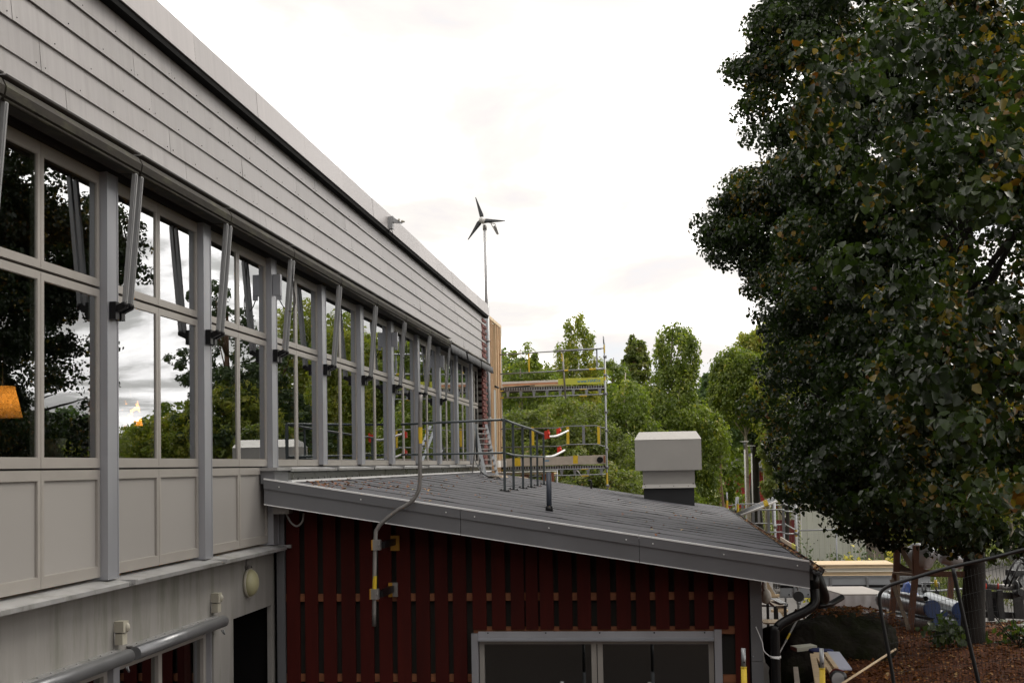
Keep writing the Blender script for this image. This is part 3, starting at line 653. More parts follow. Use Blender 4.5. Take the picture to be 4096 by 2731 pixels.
# front verge: capping, fascia in three lengths, bright lip
xs_ = [XL, -2.16, -.235, XR]
for a_, c_ in zip(xs_, xs_[1:]):
    a_ += .003; c_ -= .003
    def vb(name, m, ya, yb, z0, z1):
        q = MB(); q.hexa([(a_, ya, rz(a_)+z0), (c_, ya, rz(c_)+z0), (c_, yb, rz(c_)+z0), (a_, yb, rz(a_)+z0), (a_, ya, rz(a_)+z1), (c_, ya, rz(c_)+z1), (c_, yb, rz(c_)+z1), (a_, yb, rz(a_)+z1)]); return q.build(name, m, E_)
    vb('verge_fascia', verge_m, YF-.002, YF+.02, -.235, -.046)
    vb('verge_capping', verge_m, YF-.018, YF+.03, -.062, .036)
    vb('bright_lip', lip_m, YF-.022, YF+.03, .036, .052)
    vb('fascia_drip', lip_m, YF-.014, YF+.02, -.243, -.234)
    q = MB()
    for f_ in (.08, .5, .93): q.ball((a_+(c_-a_)*f_, YF-.02, rz(a_+(c_-a_)*f_)-.02), .008, 6, 4)
    tag(q.build('capping_screws', lip_m, E_), kind='stuff')
# box end of verge against the facade, pale strip at its foot
part('verge_upstand', verge_m, (-4.40, -4.24, 13.47, 13.98, 3.84, 3.985), parent=E_)
part('verge_upstand', sill_m, (-4.41, -4.20, 13.44, 14.0, 3.985, 4.02), parent=E_)
part('soffit', header_m, (XL+.03, 1.0, 13.49, 13.97, 0, 0), parent=E_) if False else None
q = MB(); q.hexa([(XL+.02, 13.49, rz(XL)-.20), (XR, 13.49, rz(XR)-.20), (XR, 14.02, rz(XR)-.20), (XL+.02, 14.02, rz(XL)-.20), (XL+.02, 13.49, rz(XL)-.14), (XR, 13.49, rz(XR)-.14), (XR, 14.02, rz(XR)-.14), (XL+.02, 14.02, rz(XL)-.14)]); q.build('soffit', header_m, E_)
q = MB(); q.hexa([(.96, 14.0, rz(.96)-.20), (XR, 14.0, rz(XR)-.20), (XR, YB, rz(XR)-.20), (.96, YB, rz(.96)-.20), (.96, 14.0, rz(.96)-.14), (XR, 14.0, rz(XR)-.14), (XR, YB, rz(XR)-.14), (.96, YB, rz(.96)-.14)]); q.build('soffit', header_m, E_)
# walls
part('back_wall', dark_m, (-4.40, .96, 14.07, 14.12, 0, 3.8) , parent=E_) if False else None
q = MB(); q.hexa([(-4.38, 14.07, 0), (.98, 14.07, 0), (.98, 14.10, 0), (-4.38, 14.10, 0), (-4.38, 14.07, rz(-4.38)-.2), (.98, 14.07, rz(.98)-.2), (.98, 14.10, rz(.98)-.2), (-4.38, 14.10, rz(-4.38)-.2)])
q.build('wall_lining', mat('tarred_lining_board', (.022, .020, .016), .8, amt=.3), E_)
q = MB(); q.hexa([(1.0, 14.1, 0), (1.06, 14.1, 0), (1.06, 30.6, 0), (1.0, 30.6, 0), (1.0, 14.1, 2.8), (1.06, 14.1, 2.79), (1.06, 30.6, 2.79), (1.0, 30.6, 2.8)]); q.hexa([(-4.3, 30.55, 0), (1.0, 30.55, 0), (1.0, 30.6, 0), (-4.3, 30.6, 0), (-4.3, 30.55, 3.6), (1.0, 30.55, 2.8), (1.0, 30.6, 2.8), (-4.3, 30.6, 3.6)]); q.build('side_wall', redpaint, E_)
x = -4.27; i = 0; rnd = random.Random(9)
WX0, WX1, WZ = -2.10, .60, 2.09
edges = []
while x < .93:
    wd = rnd.uniform(.148, .160)
    if i == 13: wd = .135
    x1 = min(x+wd, .94)
    edges.append((x, x1)); gp = .062+rnd.uniform(-.006, .006)
    if i in (12, 13): gp = .02
    x = x1+gp; i += 1
for (a_, c_) in edges:
    zt = min(rz(a_), rz(c_))-.205; z0 = .5
    if c_ > WX0-.05 and a_ < WX1+.05: z0 = 2.165
    tl = rnd.uniform(-.003, .003); th = rnd.uniform(0, .004)
    q = MB(); q.hexa([(a_+tl, 13.985-th, z0), (c_+tl, 13.985-th, z0), (c_+tl, 14.01, z0), (a_+tl, 14.01, z0), (a_, 13.985-th, zt), (c_, 13.985-th, zt), (c_, 14.01, zt), (a_, 14.01, zt)]); q.build('wall_board', redpaint, E_)
for zc in (2.525, 2.150, 1.62, .8):
    if zc > 2.0 and zc < 2.4: segs = [(-2.12, .92)]
    elif zc < 2: segs = [(-4.3, WX0-.04), (WX1+.04, .93)]
    else: segs = [(-4.3, .93)]
    for a_, c_ in segs: part('batten', rawwood, (a_, c_, 14.012, 14.06, zc-.042, zc+.042), parent=E_)
part('corner_trim', post_m if False else verge_m, (.948, 1.045, 13.955, 13.975, 1.82, 2.78), (1.045, 1.075, 13.957, 14.12, 1.82, 2.78), parent=E_)
part('corner_trim', verge_m, (.948, 1.045, 13.957, 13.977, .4, 1.815), (1.045, 1.075, 13.959, 14.12, .4, 1.815), parent=E_)
part('corner_trim', verge_m, (-4.375, -4.285, 13.95, 14.0, 0, 3.60), parent=E_)
q = MB()
for zz_ in (2.3, 1.87, 1.2): q.ball((.965, 13.952, zz_), .009, 6, 4)
q.build('trim_rivets', galv, E_)
# window in the red wall
q = MB()
q.box(-2.055, .545, 14.0, 14.05, 2.00, 2.035); q.box(-2.055, -2.0, 14.0, 14.05, .9, 2.0); q.box(.49, .545, 14.0, 14.05, .9, 2.0); q.box(-.80, -.742, 14.0, 14.05, .9, 2.0); q.box(-.732, -.674, 14.0, 14.05, .9, 2.0)
fo = q.build('window', alu, E_); part('pane', glass, (-2.0, -.80, 14.03, 14.035, .9, 2.0), (-.674, .49, 14.03, 14.035, .9, 2.0), parent=fo)
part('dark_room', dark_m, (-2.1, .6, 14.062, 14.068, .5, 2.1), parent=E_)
part('window_side_trim', post_m, (-2.135, -2.062, 13.93, 14.0, .6, 2.125), parent=E_)
part('window_side_trim', post_m, (.552, .632, 13.93, 14.0, .6, 2.165), parent=E_)
q = MB(); q.ext([(13.925, 2.04), (13.90, 2.045), (13.90, 2.057), (13.93, 2.07), (13.955, 2.075), (13.962, 2.145), (13.98, 2.145), (13.98, 2.04)], -2.06, .55, 'x'); q.build('window_head_flashing', post_m, E_)
q = MB()
for xx in (-1.95, -1.3, -.7, -.1, .45): q.ball((xx, 13.955, 2.13), .008, 6, 4)
tag(q.build('flashing_screws', dark_m, E_), kind='stuff')
# eave gutter, full of leaves, and the black downpipe
def halfround(y0, y1):
    q = MB(); n_ = 9; P = []
    for t_ in (y0, y1):
        for k in range(n_): a = math.pi*k/(n_-1); P.append((1.62-.07*math.cos(a), t_, 2.86-.075*math.sin(a)))
        for k in range(n_): a = math.pi*(n_-1-k)/(n_-1); P.append((1.62-.063*math.cos(a), t_, 2.86-.068*math.sin(a)))
    m_ = 2*n_
    q.add(P, [(k, (k+1) % m_, m_+(k+1) % m_, m_+k) for k in range(m_)]+[tuple(range(m_))[::-1], tuple(range(m_, 2*m_))]); return q
for k in range(6): halfround(13.42+k*2.9, 13.42+k*2.9+2.88).build('gutter', blackpl, E_)
q = MB(); q.hexa([(1.545, 13.47, 2.74), (1.575, 13.47, 2.74), (1.575, 30.8, 2.74), (1.545, 30.8, 2.74), (1.545, 13.47, 2.895), (1.575, 13.47, 2.88), (1.575, 30.8, 2.88), (1.545, 30.8, 2.895)]); q.build('eave_board', header_m, E_)
q = MB(); q.tube([(1.60, 13.62, 2.80), (1.60, 13.62, 2.62)], 0, 14, radii=[.062, .052])
q.tube(smooth_path([(1.60, 13.62, 2.66), (1.60, 13.60, 2.50), (1.52, 13.56, 2.42), (1.30, 13.50, 2.32), (1.19, 13.47, 2.24), (1.165, 13.46, 2.10), (1.165, 13.46, .6)], 5), .05, 14); q.build('downpipe', blackpl, E_)
q = MB(); q.tube([(1.62, 13.66, 2.82), (1.72, 13.9, 2.52), (1.78, 14.2, 2.40)], 0, 12, radii=[.06, .075, .05]); q.tube([(1.66, 13.9, 2.42), (1.83, 14.1, 2.42), (1.98, 14.3, 2.47)], .033, 12); q.build('leaf_catcher', blackpl, E_)
q = MB(); q.tube(smooth_path([(1.0, 13.9, 2.2), (1.055, 13.8, 2.05), (1.06, 13.6, 1.98), (1.13, 13.42, 1.94), (1.20, 13.40, 1.93)]), .006, 6); q.tube([(1.165, 13.46, 1.93), (1.165, 13.46, 1.955)], .056, 14); q.build('pipe_cable', white_t, E_)
q = MB(); q.tube(smooth_path([(-4.18, 13.7, 3.50), (-4.12, 13.68, 3.40), (-4.05, 13.68, 3.36), (-3.99, 13.68, 3.41), (-3.98, 13.7, 3.50)]), .012, 8); q.box(-4.3, -4.12, 13.6, 13.75, 3.50, 3.58); q.build('eyelet_hook', galvd, E_)
# leaves lying on the roof and in the gutter
g = np.random.default_rng(8); P = []
for cx_, cy_, sx_, sy_, n_ in ((-3.95, 14.6, .2, .8, 120), (-3.7, 17.2, .3, 1.2, 60), (-3.2, 15.5, .6, 1.2, 50), (-1, 22, 2.2, 5, 60), (.6, 19, .6, 2.5, 26), (-3.6, 24, .3, 2, 30)):
    xs = g.normal(cx_, sx_, n_); ys = g.normal(cy_, sy_, n_); k_ = (xs > -4.25) & (xs < 1.45) & (ys > 13.6) & (ys < 30.5); P.append(np.stack([xs[k_], ys[k_], 3.85-.1624*(xs[k_]+4.35)+.02], 1))
tag(leaf_mesh('fallen_leaves', np.concatenate(P), .05, None, rooflit, None, 0, 4, flat=True, base=(-3, 17, 3.7), jitter=.4), kind='stuff')
n_ = 900; ys = g.normal(19.5, 3.2, n_).clip(13.6, 30); xs = 1.62+g.normal(0, .024, n_)
tag(leaf_mesh('gutter_leaves', np.stack([xs, ys, 2.835+g.uniform(-.02, .03, n_)], 1), .042, None, rooflit, None, 0, 5, flat=True, base=(1.62, 20, 2.8)), kind='stuff')

# ---- things on the roof
t = thing('vent_pipe', 'slim dark blue grey vent pipe with black collar standing on the felt roof', 'vent pipe', (-1.455, 16.43, rz(-1.455)))
q = MB(); q.tube([(-1.455, 16.43, 3.42), (-1.452, 16.43, 3.895)], .0345, 20); q.build('pipe', mat('blue_grey_plastic', (.055, .065, .085), .45, amt=.05), t)
q = MB(); q.tube([(-1.455, 16.43, 3.37), (-1.455, 16.43, 3.455)], 0, 20, radii=[.052, .046]); q.tube([(-1.455, 16.43, 3.362), (-1.455, 16.43, 3.378)], .075, 16); q.build('collar', blackpl, t)
D0, D1, DY0, DY1 = -.535, .920, 27.8, 28.9
t = thing('roof_cowl', 'big warm grey boxy ventilation cowl on a dark plinth on the felt roof', 'ventilation cowl', (.19, 28.3, 3.1))
q = MB(); q.hexa([(D0, DY0, 3.825), (D1, DY0, 3.825), (D1, DY1, 3.825), (D0, DY1, 3.825), (D0, DY0, 4.505), (D1, DY0, 4.505), (D1, DY1, 4.505), (D0, DY1, 4.505)])
q.hexa([(D0-.008, DY0-.008, 4.505), (D1+.008, DY0-.008, 4.505), (D1+.008, DY1+.008, 4.505), (D0-.008, DY1+.008, 4.505), (D0+.095, DY0+.33, 4.685), (D1-.095, DY0+.33, 4.685), (D1-.095, DY1-.33, 4.685), (D0+.095, DY1-.33, 4.685)]); q.build('hood', duct_m, t)
q = MB(); q.box(-.375, .765, DY0+.12, DY1-.12, 3.47, 3.83); q.build('neck', duct_m, t)
q = MB(); q.hexa([(-.40, DY0+.07, 3.435), (.79, DY0+.07, 3.435), (.79, DY1-.07, 3.435), (-.40, DY1-.07, 3.435), (-.378, DY0+.112, 3.52), (.768, DY0+.112, 3.52), (.768, DY1-.112, 3.52), (-.378, DY1-.112, 3.52)]); q.build('skirt', whitem if False else duct_m, t)
q = MB()
for xx in (-.32, 0, .3, .62): q.ball((xx, DY0+.09, 3.475), .010, 6, 4)
for xx in (-.34, .73): q.box(xx-.015, xx+.015, DY0+.105, DY0+.121, 3.515, 3.53)
q.build('skirt_screws', dark_m, t)
q = MB(); q.hexa([(-.36, DY0+.14, 2.9), (.75, DY0+.14, 2.8), (.75, DY1-.14, 2.8), (-.36, DY1-.14, 2.9), (-.36, DY0+.14, 3.44), (.75, DY0+.14, 3.44), (.75, DY1-.14, 3.44), (-.36, DY1-.14, 3.44)]); q.build('plinth', mat('black_felt_plinth', (.018, .019, .021), .6, amt=.15), t)
for i, (px, py, Y, lb) in enumerate(((2365, 1955, 29.5, 'tiny dark bent vent stub near the far edge of the felt roof'),)):
    p = at(px, py, Y); t = thing('vent_stub', lb, 'vent', p)
    q = MB(); q.tube(smooth_path([p, p+Vector((0, 0, .16)), p+Vector((-.02, 0, .20)), p+Vector((-.07, 0, .19))], 4), .022, 8); q.build('pipe', blackpl, t)

# ---- railing: one end bay from the facade, then posts running back
t = thing('roof_railing', 'dark grey tubular railing with flat posts on the felt roof by the windows', 'railing', (-2.55, 24, 3.55))
yp = [20.63, 21.75, 23.08, 24.3, 25.68, 27.2]; xp = [-2.555, -2.537, -2.515, -2.49, -2.50, -2.505]
htop = [4.755, 4.735, 4.715, 4.70, 4.68, 4.66]; hm = [4.20, 4.175, 4.165, 4.165, 4.165, 4.165]
q = MB(); q.tube([(-4.30, 20.63, 4.715), (-2.60, 20.63, 4.755)], .021, 10); q.ball((-2.58, 20.64, 4.755), .028, 8, 6); q.build('top_rail', rail_m, t)
q = MB(); q.tube([(xp[0], yp[0], htop[0])]+[(xp[i], yp[i], htop[i]) for i in range(1, 6)], .021, 10); q.build('top_rail', rail_m, t)
q = MB(); q.tube([(-4.30, 20.63, 4.205), (-2.56, 20.63, 4.205)], .019, 10); q.build('middle_rail', rail_m, t)
q = MB(); q.tube([(xp[i], yp[i], hm[i]) for i in range(6)], .019, 10); q.build('middle_rail', rail_m, t)
q = MB(); q.tube([(-3.02, 20.64, 4.70), (-3.02, 20.64, 4.23)], .016, 8); q.build('baluster', rail_m, t)
for i in range(6):
    x_, y_ = xp[i], yp[i]; q = MB(); q.bar((x_-.005, y_, rz(x_)), (x_, y_, htop[i]), .042, .018, (0, 1, 0)); q.build('railing_post', rail_m, t)
    q = MB(); q.hexa([(x_-.085, y_-.06, rz(x_-.085)+.015), (x_+.085, y_-.06, rz(x_+.085)+.015), (x_+.085, y_+.06, rz(x_+.085)+.015), (x_-.085, y_+.06, rz(x_-.085)+.015), (x_-.085, y_-.06, rz(x_-.085)+.028), (x_+.085, y_-.06, rz(x_+.085)+.028), (x_+.085, y_+.06, rz(x_+.085)+.028), (x_-.085, y_+.06, rz(x_-.085)+.028)])
    for sx_ in (-.06, .06): q.ball((x_+sx_, y_-.03, rz(x_+sx_)+.033), .012, 6, 4)
    q.build('foot_plate', blackpl, t)
# bent tubes tied with red couplers between railing and scaffold
t = thing('bent_tube', 'upper bent silver tube with red couplers between railing end and scaffold', 'tube', (-2.4, 27.3, 4.6), 'bent silver tubes with red couplers')
a = at(2180, 1745, 27.4); c = at(2272, 1722, 31.5); mdl = at(2225, 1743, 29)
q = MB(); q.tube(smooth_path([a, mdl, c]), .024, 10); q.build('tube', lip_m, t)
def coupler(p, s, t_):
    q = MB(); q.box(p.x-.05*s, p.x+.05*s, p.y-.04, p.y+.04, p.z-.075*s, p.z+.075*s); q.bar(p+Vector((-.03, -.05, -.09*s)), p+Vector((.04, -.05, .10*s)), .06, .04); q.ball(p+Vector((.04, -.05, .02)), .035, 6, 5); q.build('coupler', redpl, t_)
coupler(at(2188, 1738, 27.35), 1.1, t); coupler(at(2234, 1726, 31.0), .95, t)
t = thing('bent_tube', 'lower bent silver tube with one red coupler at the railing end', 'tube', (-2.4, 27.3, 4.1), 'bent silver tubes with red couplers')
a = at(2181, 1826, 27.4); c = at(2258, 1800, 31.5); mdl = at(2215, 1822, 29.2)
q = MB(); q.tube(smooth_path([a, mdl, c]), .024, 10); q.build('tube', lip_m, t); coupler(at(2236, 1799, 31.0), .9, t)

# ---- ladder leaning at the corner, with cable
t = thing('step_ladder', 'grey aluminium combination ladder standing by the last windows of the facade', 'ladder', (-3.6, 26.4, 3.73))
ft = at(1968, 1912, 26.4); tp = at(1922, 1697, 27.2)
for dx in (-.20, .20):
    q = MB(); q.bar(ft+Vector((dx*.5, dx*.9, 0)), tp+Vector((dx*.5, dx*.9, 0)), .025, .06, (1, 0, 0)); q.build('stile', galv, t)
for k in range(10):
    p = ft+(tp-ft)*((k+.5)/10.3); q = MB(); q.bar(p+Vector((-.10, -.17, 0)), p+Vector((.10, .17, 0)), .05, .022); q.build('rung', galvd, t)
bk = at(1905, 1905, 28.2)
for dx in (-.15, .15):
    q = MB(); q.bar(bk+Vector((dx*.5, dx, 0)), tp+Vector((dx*.5, dx, -.15)), .022, .045); q.build('rear_stile', galvd, t)
q = MB(); q.bar((ft+tp)/2+Vector((-.1, .0, -.1)), (bk+tp)/2+Vector((0, 0, -.35)), .02, .03); q.bar((ft+tp)/2+Vector((-.1, .1, -.5)), (bk+tp)/2+Vector((0, 0, .05)), .02, .03); q.build('brace', galv, t)
pc = [at(1898, 1836, 27), at(1915, 1870, 26.6), at(1935, 1895, 26.2), at(1962, 1908, 26.0), at(1985, 1905, 26.0), at(2000, 1912, 26.2)]
q = MB(); q.tube(smooth_path(pc), .013, 6); o = q.build('power_cable', blackpl, None, pc[3]); tag(o, 'black cable drooping from the sill to the foot of the ladder', 'cable')
p = at(1990, 1910, 26.5); q = MB(); q.hexa([p+Vector(v) for v in ((-.22, -.1, 0), (.12, -.1, 0), (.22, .15, 0), (-.2, .15, 0), (-.2, -.08, .05), (.10, -.06, .04), (.18, .13, .05), (-.18, .13, .06))]); tag(q.build('wood_offcut', oldwood, None, p), 'old wood offcut lying at the foot of the ladder', 'wood piece')

# ---- bent scaffold tube clamped to the red wall
t = thing('bent_davit_tube', 'tall bent steel tube with yellow bands clamped in front of the red wall', 'steel tube', (-3.2, 13.4, 3))
YT = 13.36
top_, b1, b2, b3, b4, bt = at(1682, 1578, YT), at(1679, 1930, YT), at(1640, 2010, YT), at(1545, 2075, YT), at(1501, 2170, YT), at(1496, 2503, YT)
path = [top_, at(1680, 1800, YT), b1, at(1668, 1975, YT), b2, at(1590, 2040, YT), b3, at(1512, 2110, YT), b4, bt]
q = MB(); q.tube(smooth_path(path, 5), .0225, 14); q.build('tube', galvd, t)
def band(pa, pb, r_=.0235): q = MB(); q.tube([pa, pb], r_, 14, cap=False); return q
band(at(1681, 1708, YT), at(1681, 1773, YT), .0236).build('yellow_band', yellow, t)
band(at(1499, 2302, YT), at(1498, 2356, YT), .0236).build('yellow_band', yellow, t)
for (px, py, gb) in ((1510, 2178, 0), (1503, 2374, 1)):
    p = at(px, py, YT); q = MB(); q.box(p.x-.045, p.x+.035, p.y-.04, p.y+.03, p.z-.055, p.z+.055); q.ball((p.x+.02, p.y-.04, p.z), .011, 8, 6); q.build('clamp_jaw', galvd, t)
    q = MB(); q.box(p.x-.058, p.x-.0455, p.y-.045, p.y+.03, p.z-.055, p.z+.055); q.build('clamp_side', orange, t)
    q = MB(); q.box(p.x+.015, p.x+.115, 13.955, 13.975, p.z-.105+gb*.01, p.z+.065); q.build('wall_plate', orange if not gb else galvd, t)
    q = MB(); q.box(p.x+.02, p.x+.075, p.y+.03, 13.955, p.z-.04, p.z+.03); q.build('clamp_stem', blackpl, t)
    if gb: part('plate_strip', orange, (p.x+.01, p.x+.055, 13.945, 13.9545, p.z-.095, p.z+.065), parent=t)
# scaffold standards in the foreground, tops only in view
for i, (px, py, Y, lb, yl) in enumerate(((2973, 2592, 10.9, 'steel spigot with yellow sleeve in front of the red wall corner', 2667), (3286, 2592, 11.2, 'steel spigot with yellow sleeve beside the cut boards on the bank', 2672), (2248, 2724, 12.3, 'low tube top in front of the left pane of the red wall window', 2900), (2598, 2727, 12.3, 'low tube top in front of the right pane of the red wall window', 2900))):
    tp = at(px, py, Y); yl_ = at(px, yl, Y).z
    t = thing('scaffold_standard', lb, 'scaffold tube', (tp.x, tp.y, tp.z-1.2), 'scaffold standards in the foreground')
    q = MB(); q.tube([(tp.x, tp.y, yl_-.05), (tp.x, tp.y, tp.z)], .0195, 16); q.build('spigot', galv, t)
    if yl < 2800:
        q = MB(); q.tube([(tp.x, tp.y, yl_-.9), (tp.x, tp.y, yl_)], .0245, 16); q.tube([(tp.x, tp.y, yl_-.002), (tp.x, tp.y, yl_+.004)], .027, 16); q.build('sleeve', yellow, t)
        q = MB(); q.ball((tp.x+.004, tp.y-.018, yl_+.045), .007, 8, 6); q.build('pin_hole', dark_m, t)
    gzz = max(gz(tp.x, tp.y), 0)
    q = MB(); q.tube([(tp.x, tp.y, gzz), (tp.x, tp.y, yl_-.05 if yl > 2800 else yl_-.9)], .024, 12); q.build('standard', galv, t)

# ================================================================ TIMBER STUD WALL at the end of the building
t = thing('stud_wall', 'unfinished wall of new timber studs standing beyond the brick corner', 'stud wall', (-4.3, 33, 2))
SY0, SY1, SXX = 31.75, 34.25, -4.30
def lzs(y): return 7.82
q = MB(); q.box(SXX-.02, SXX+.03, SY0, SY1, 7.78, 7.86); q.build('top_plate', pineh, t)
q = MB(); q.box(SXX-.14, SXX-.10, SY0, SY1, 3.2, 7.78); q.build('sheathing', mat('grey_sheathing', (.33, .32, .30), .7, amt=.1), t)
for i, (yy, wd, m_) in enumerate(((31.80, .10, pine), (32.02, .09, pine), (32.26, .045, pine), (32.40, .10, pine), (33.10, .09, pine), (33.34, .045, pine), (33.56, .09, pine), (33.82, .045, pine), (34.02, .10, pine))):
    if i % 2: m_ = mat('shaded_stud_brown', (.34, .19, .09), .7, scale=9, amt=.3, st=(3, 3, .4))  # alternate studs coloured browner to imitate the shaded stud sides
    q = MB(); q.box(SXX-.10, SXX+.02, yy, yy+wd, 3.3, 7.78); q.build('stud', m_, t)
q = MB(); q.box(SXX-.10, SXX+.0, 32.58, 33.05, 3.3, 6.0); q.build('grey_panel', mat('grey_plaster_panel', (.34, .35, .33), .6, amt=.05), t)
q = MB(); q.box(SXX-.06, SXX+.03, 34.14, 34.25, 4.8, 7.78); q.build('corner_board', mat('grey_wood_edge', (.42, .40, .36), .7), t)
for yy in (32.3, 33.7): part('foot_bracket', whitem, (SXX-.05, SXX+.14, yy, yy+.5, 3.95, 4.13), parent=t)
q = MB(); q.tube([(SXX+.03, 32.72, 6.08), (SXX+.09, 32.9, 6.06)], .03, 8); q.build('bolt', blackpl, t)

# ================================================================ SCAFFOLD behind the corner
t = thing('scaffold', 'two deck scaffold with yellow marked rails standing behind the felt roof', 'scaffold', (-2.8, 34.5, 0))
SA = 34.0
def std(x, y, z0, z1, name='standard', par=None, r=.026, yel=()):
    q = MB(); q.tube([(x, y, z0), (x+.002, y, z1)], r, 12); o = q.build(name, galv, par)
    q = MB(); k = z0+.4
    while k < z1-.1: q.tube([(x, y, k-.035), (x, y, k+.035)], r+.013, 10); q.box(x+r, x+r+.03, y-.02, y+.02, k-.05, k+.03); k += .5
    q.build('rosette_collars', galv, par)
    for a, c in yel: band(Vector((x, y, a)), Vector((x, y, c)), r+.001).build('yellow_band', yellow, par)
    return o
std(-1.42, SA, 0, 7.28, par=t, yel=((7.0, 7.22), (6.25, 6.55), (3.35, 3.75)))
q = MB(); q.tube([(-1.435, SA, 7.25), (-1.44, SA, 7.46)], .019, 10); q.build('spigot', galv, t)
std(-4.6, SA, 0, 7.1, par=t); std(-4.6, 35.4, 0, 7.1, par=t); std(-2.9, 35.4, 0, 3.9, par=t)
q = MB(); q.tube([(-2.50, SA-.05, 5.78), (-2.57, SA-.05, 7.17)], .024, 10); q.build('standard', galvd, t); band(Vector((-2.563, SA-.05, 6.80)), Vector((-2.573, SA-.05, 7.02)), .026).build('yellow_band', yellow, t)
def rail(pts, r, m, name='guard_rail', par=t): q = MB(); q.tube(pts, r, 10); return q.build(name, m, par)
rail([(-4.6, SA, 7.02), (-1.43, SA, 7.13)], .017, galv); rail([(-2.75, SA-.07, 7.08), (-1.5, SA-.05, 7.12)], .026, galv)
rail([(-4.6, SA, 6.49), (-1.43, SA, 6.57)], .017, galv); rail([(-2.72, SA-.07, 6.54), (-1.44, SA-.04, 6.57)], .024, galv)
band(Vector((-2.52, SA-.066, 6.543)), Vector((-2.41, SA-.064, 6.547)), .025).build('yellow_band', yellow, t); band(Vector((-1.85, SA-.05, 6.56)), Vector((-1.66, SA-.046, 6.565)), .025).build('yellow_band', yellow, t)
for xx, m_, z0, z1 in ((-3.49, yellow, 6.51, 7.05), (-1.63, galv, 6.57, 7.12)): part('guard_panel_slat', m_, (xx-.02, xx+.02, SA-.01, SA+.01, z0, z1), parent=t)
for (za, zb_) in ((4.97, 4.47),):
    for zz_ in (za, zb_): rail([(-4.6, SA, zz_+.02), (-2.65, SA, zz_+.02), (-2.5, SA, zz_+.06), (-1.68, SA, zz_+.06), (-1.52, SA, zz_), (-1.42, SA, zz_)], .016, galv)
    for xx, m_ in ((-3.42, yellow), (-2.46, yellow), (-2.03, galv), (-1.62, yellow)): part('guard_panel_slat', m_, (xx-.04, xx+.035, SA-.01, SA+.01, zb_+.06, za+.06), parent=t)
    part('guard_panel_slat', galv, (-1.585, -1.565, SA-.01, SA+.01, zb_+.06, za+.06), parent=t)
for dz, xa in ((6.13, -4.5), (3.96, -4.5)):   # decks: ribbed dark planks on lattice ledgers
    for j in range(6):
        q = MB(); y_ = SA+.02+j*.23; q.box(-4.6, -1.46, y_, y_+.215, dz-.075, dz-.012); q.build('deck_plank', deck_m, t)
    q = MB(); x_ = -4.6
    while x_ < -1.5: q.box(x_, x_+.028, SA+.005, SA+.02, dz-.085, dz-.005); x_ += .068
    tag(q.build('deck_ribs', arm_m, t), kind='stuff')
    rail([(-4.6, SA, dz-.11), (-1.43, SA, dz-.09)], .017, galv, 'lattice_ledger'); rail([(-4.6, SA, dz-.29), (-1.43, SA, dz-.25)], .017, galv, 'lattice_ledger')
    for k in range(9):
        xx = -4.45+k*.36; q = MB(); q.hexa([(xx-.02, SA-.01, dz-.28), (xx+.02, SA-.01, dz-.28), (xx+.02, SA+.01, dz-.28), (xx-.02, SA+.01, dz-.28), (xx-.05, SA-.01, dz-.10), (xx+.05, SA-.01, dz-.10), (xx+.05, SA+.01, dz-.10), (xx-.05, SA+.01, dz-.10)]); q.build('lattice_web', galv, t)
    for xc in (-4.3, -2.02):
        band(Vector((xc-.1, SA, dz-.105)), Vector((xc+.1, SA, dz-.10)), .0185).build('yellow_band', yellow, t); band(Vector((xc-.1, SA, dz-.288)), Vector((xc+.1, SA, dz-.285)), .0185).build('yellow_band', yellow, t)
def text(body, size, loc, rot, m, name, parent, ext=.002, bold=.0):
    cu = bpy.data.curves.new(name, 'FONT'); cu.body = body; cu.size = size; cu.extrude = ext; cu.offset = bold; cu.align_x = 'LEFT'
    tmp = bpy.data.objects.new(name+'_tmp', cu); COL.objects.link(tmp)
    dg = bpy.context.evaluated_depsgraph_get(); me = bpy.data.meshes.new_from_object(tmp.evaluated_get(dg)); bpy.data.objects.remove(tmp)
    me.materials.clear(); me.materials.append(m); o = bpy.data.objects.new(name, me); link(o, parent)
    off = WL[parent.name] if parent is not None else Vector((0, 0, 0)); o.location = Vector(loc)-off; o.rotation_euler = rot; return o
tb_ = part('toe_board', toey, (-2.70, -1.46, SA-.035, SA-.015, 6.16, 6.335), parent=t)
o = text('www.HAKI.c', .118, (-2.17, SA-.037, 6.205), (R(90), R(-1.5), 0), blue_t, 'print', tb_, .001, .002)
q = MB(); q.hexa([(-4.6, SA-.03, 3.955), (-1.45, SA-.03, 3.99), (-1.45, SA-.01, 3.99), (-4.6, SA-.01, 3.955), (-4.6, SA-.03, 4.17), (-1.45, SA-.03, 4.235), (-1.45, SA-.01, 4.235), (-4.6, SA-.01, 4.17)]); tl_ = q.build('toe_board', toep, t)
for xa, xb, dz in ((-3.93, -3.77, .012), (-2.33, -2.20, .05)): q = MB(); q.box(xa, xb, SA-.034, SA-.0305, 3.965+dz-.005, 4.178+dz); q.build('yellow_mark', yellow, tl_)
q = MB(); q.box(-3.10, -2.98, SA-.034, SA-.0305, 4.085, 4.12); q.build('label', blue_t, tl_)
q = MB(); q.tube([(-1.60, SA-.05, 4.10), (-1.60, SA-.034, 4.10)], .085, 18); q.tube([(-1.60, SA-.056, 4.10), (-1.60, SA-.05, 4.10)], .03, 10); q.build('cable_reel', blackpl, tl_)
part('toe_end_board', rawwood, (-1.50, -1.455, SA-.06, SA-.04, 4.02, 4.21), parent=t)
p = at(2320, 1893, SA-.1); q = MB(); q.hexa([p+Vector(v) for v in ((0, 0, -.02), (.05, 0, -.09), (.05, .01, -.09), (0, .01, -.02), (-.10, 0, .10), (-.04, 0, .08), (-.04, .01, .08), (-.10, .01, .10))]); q.build('loose_flap', whitem, t)
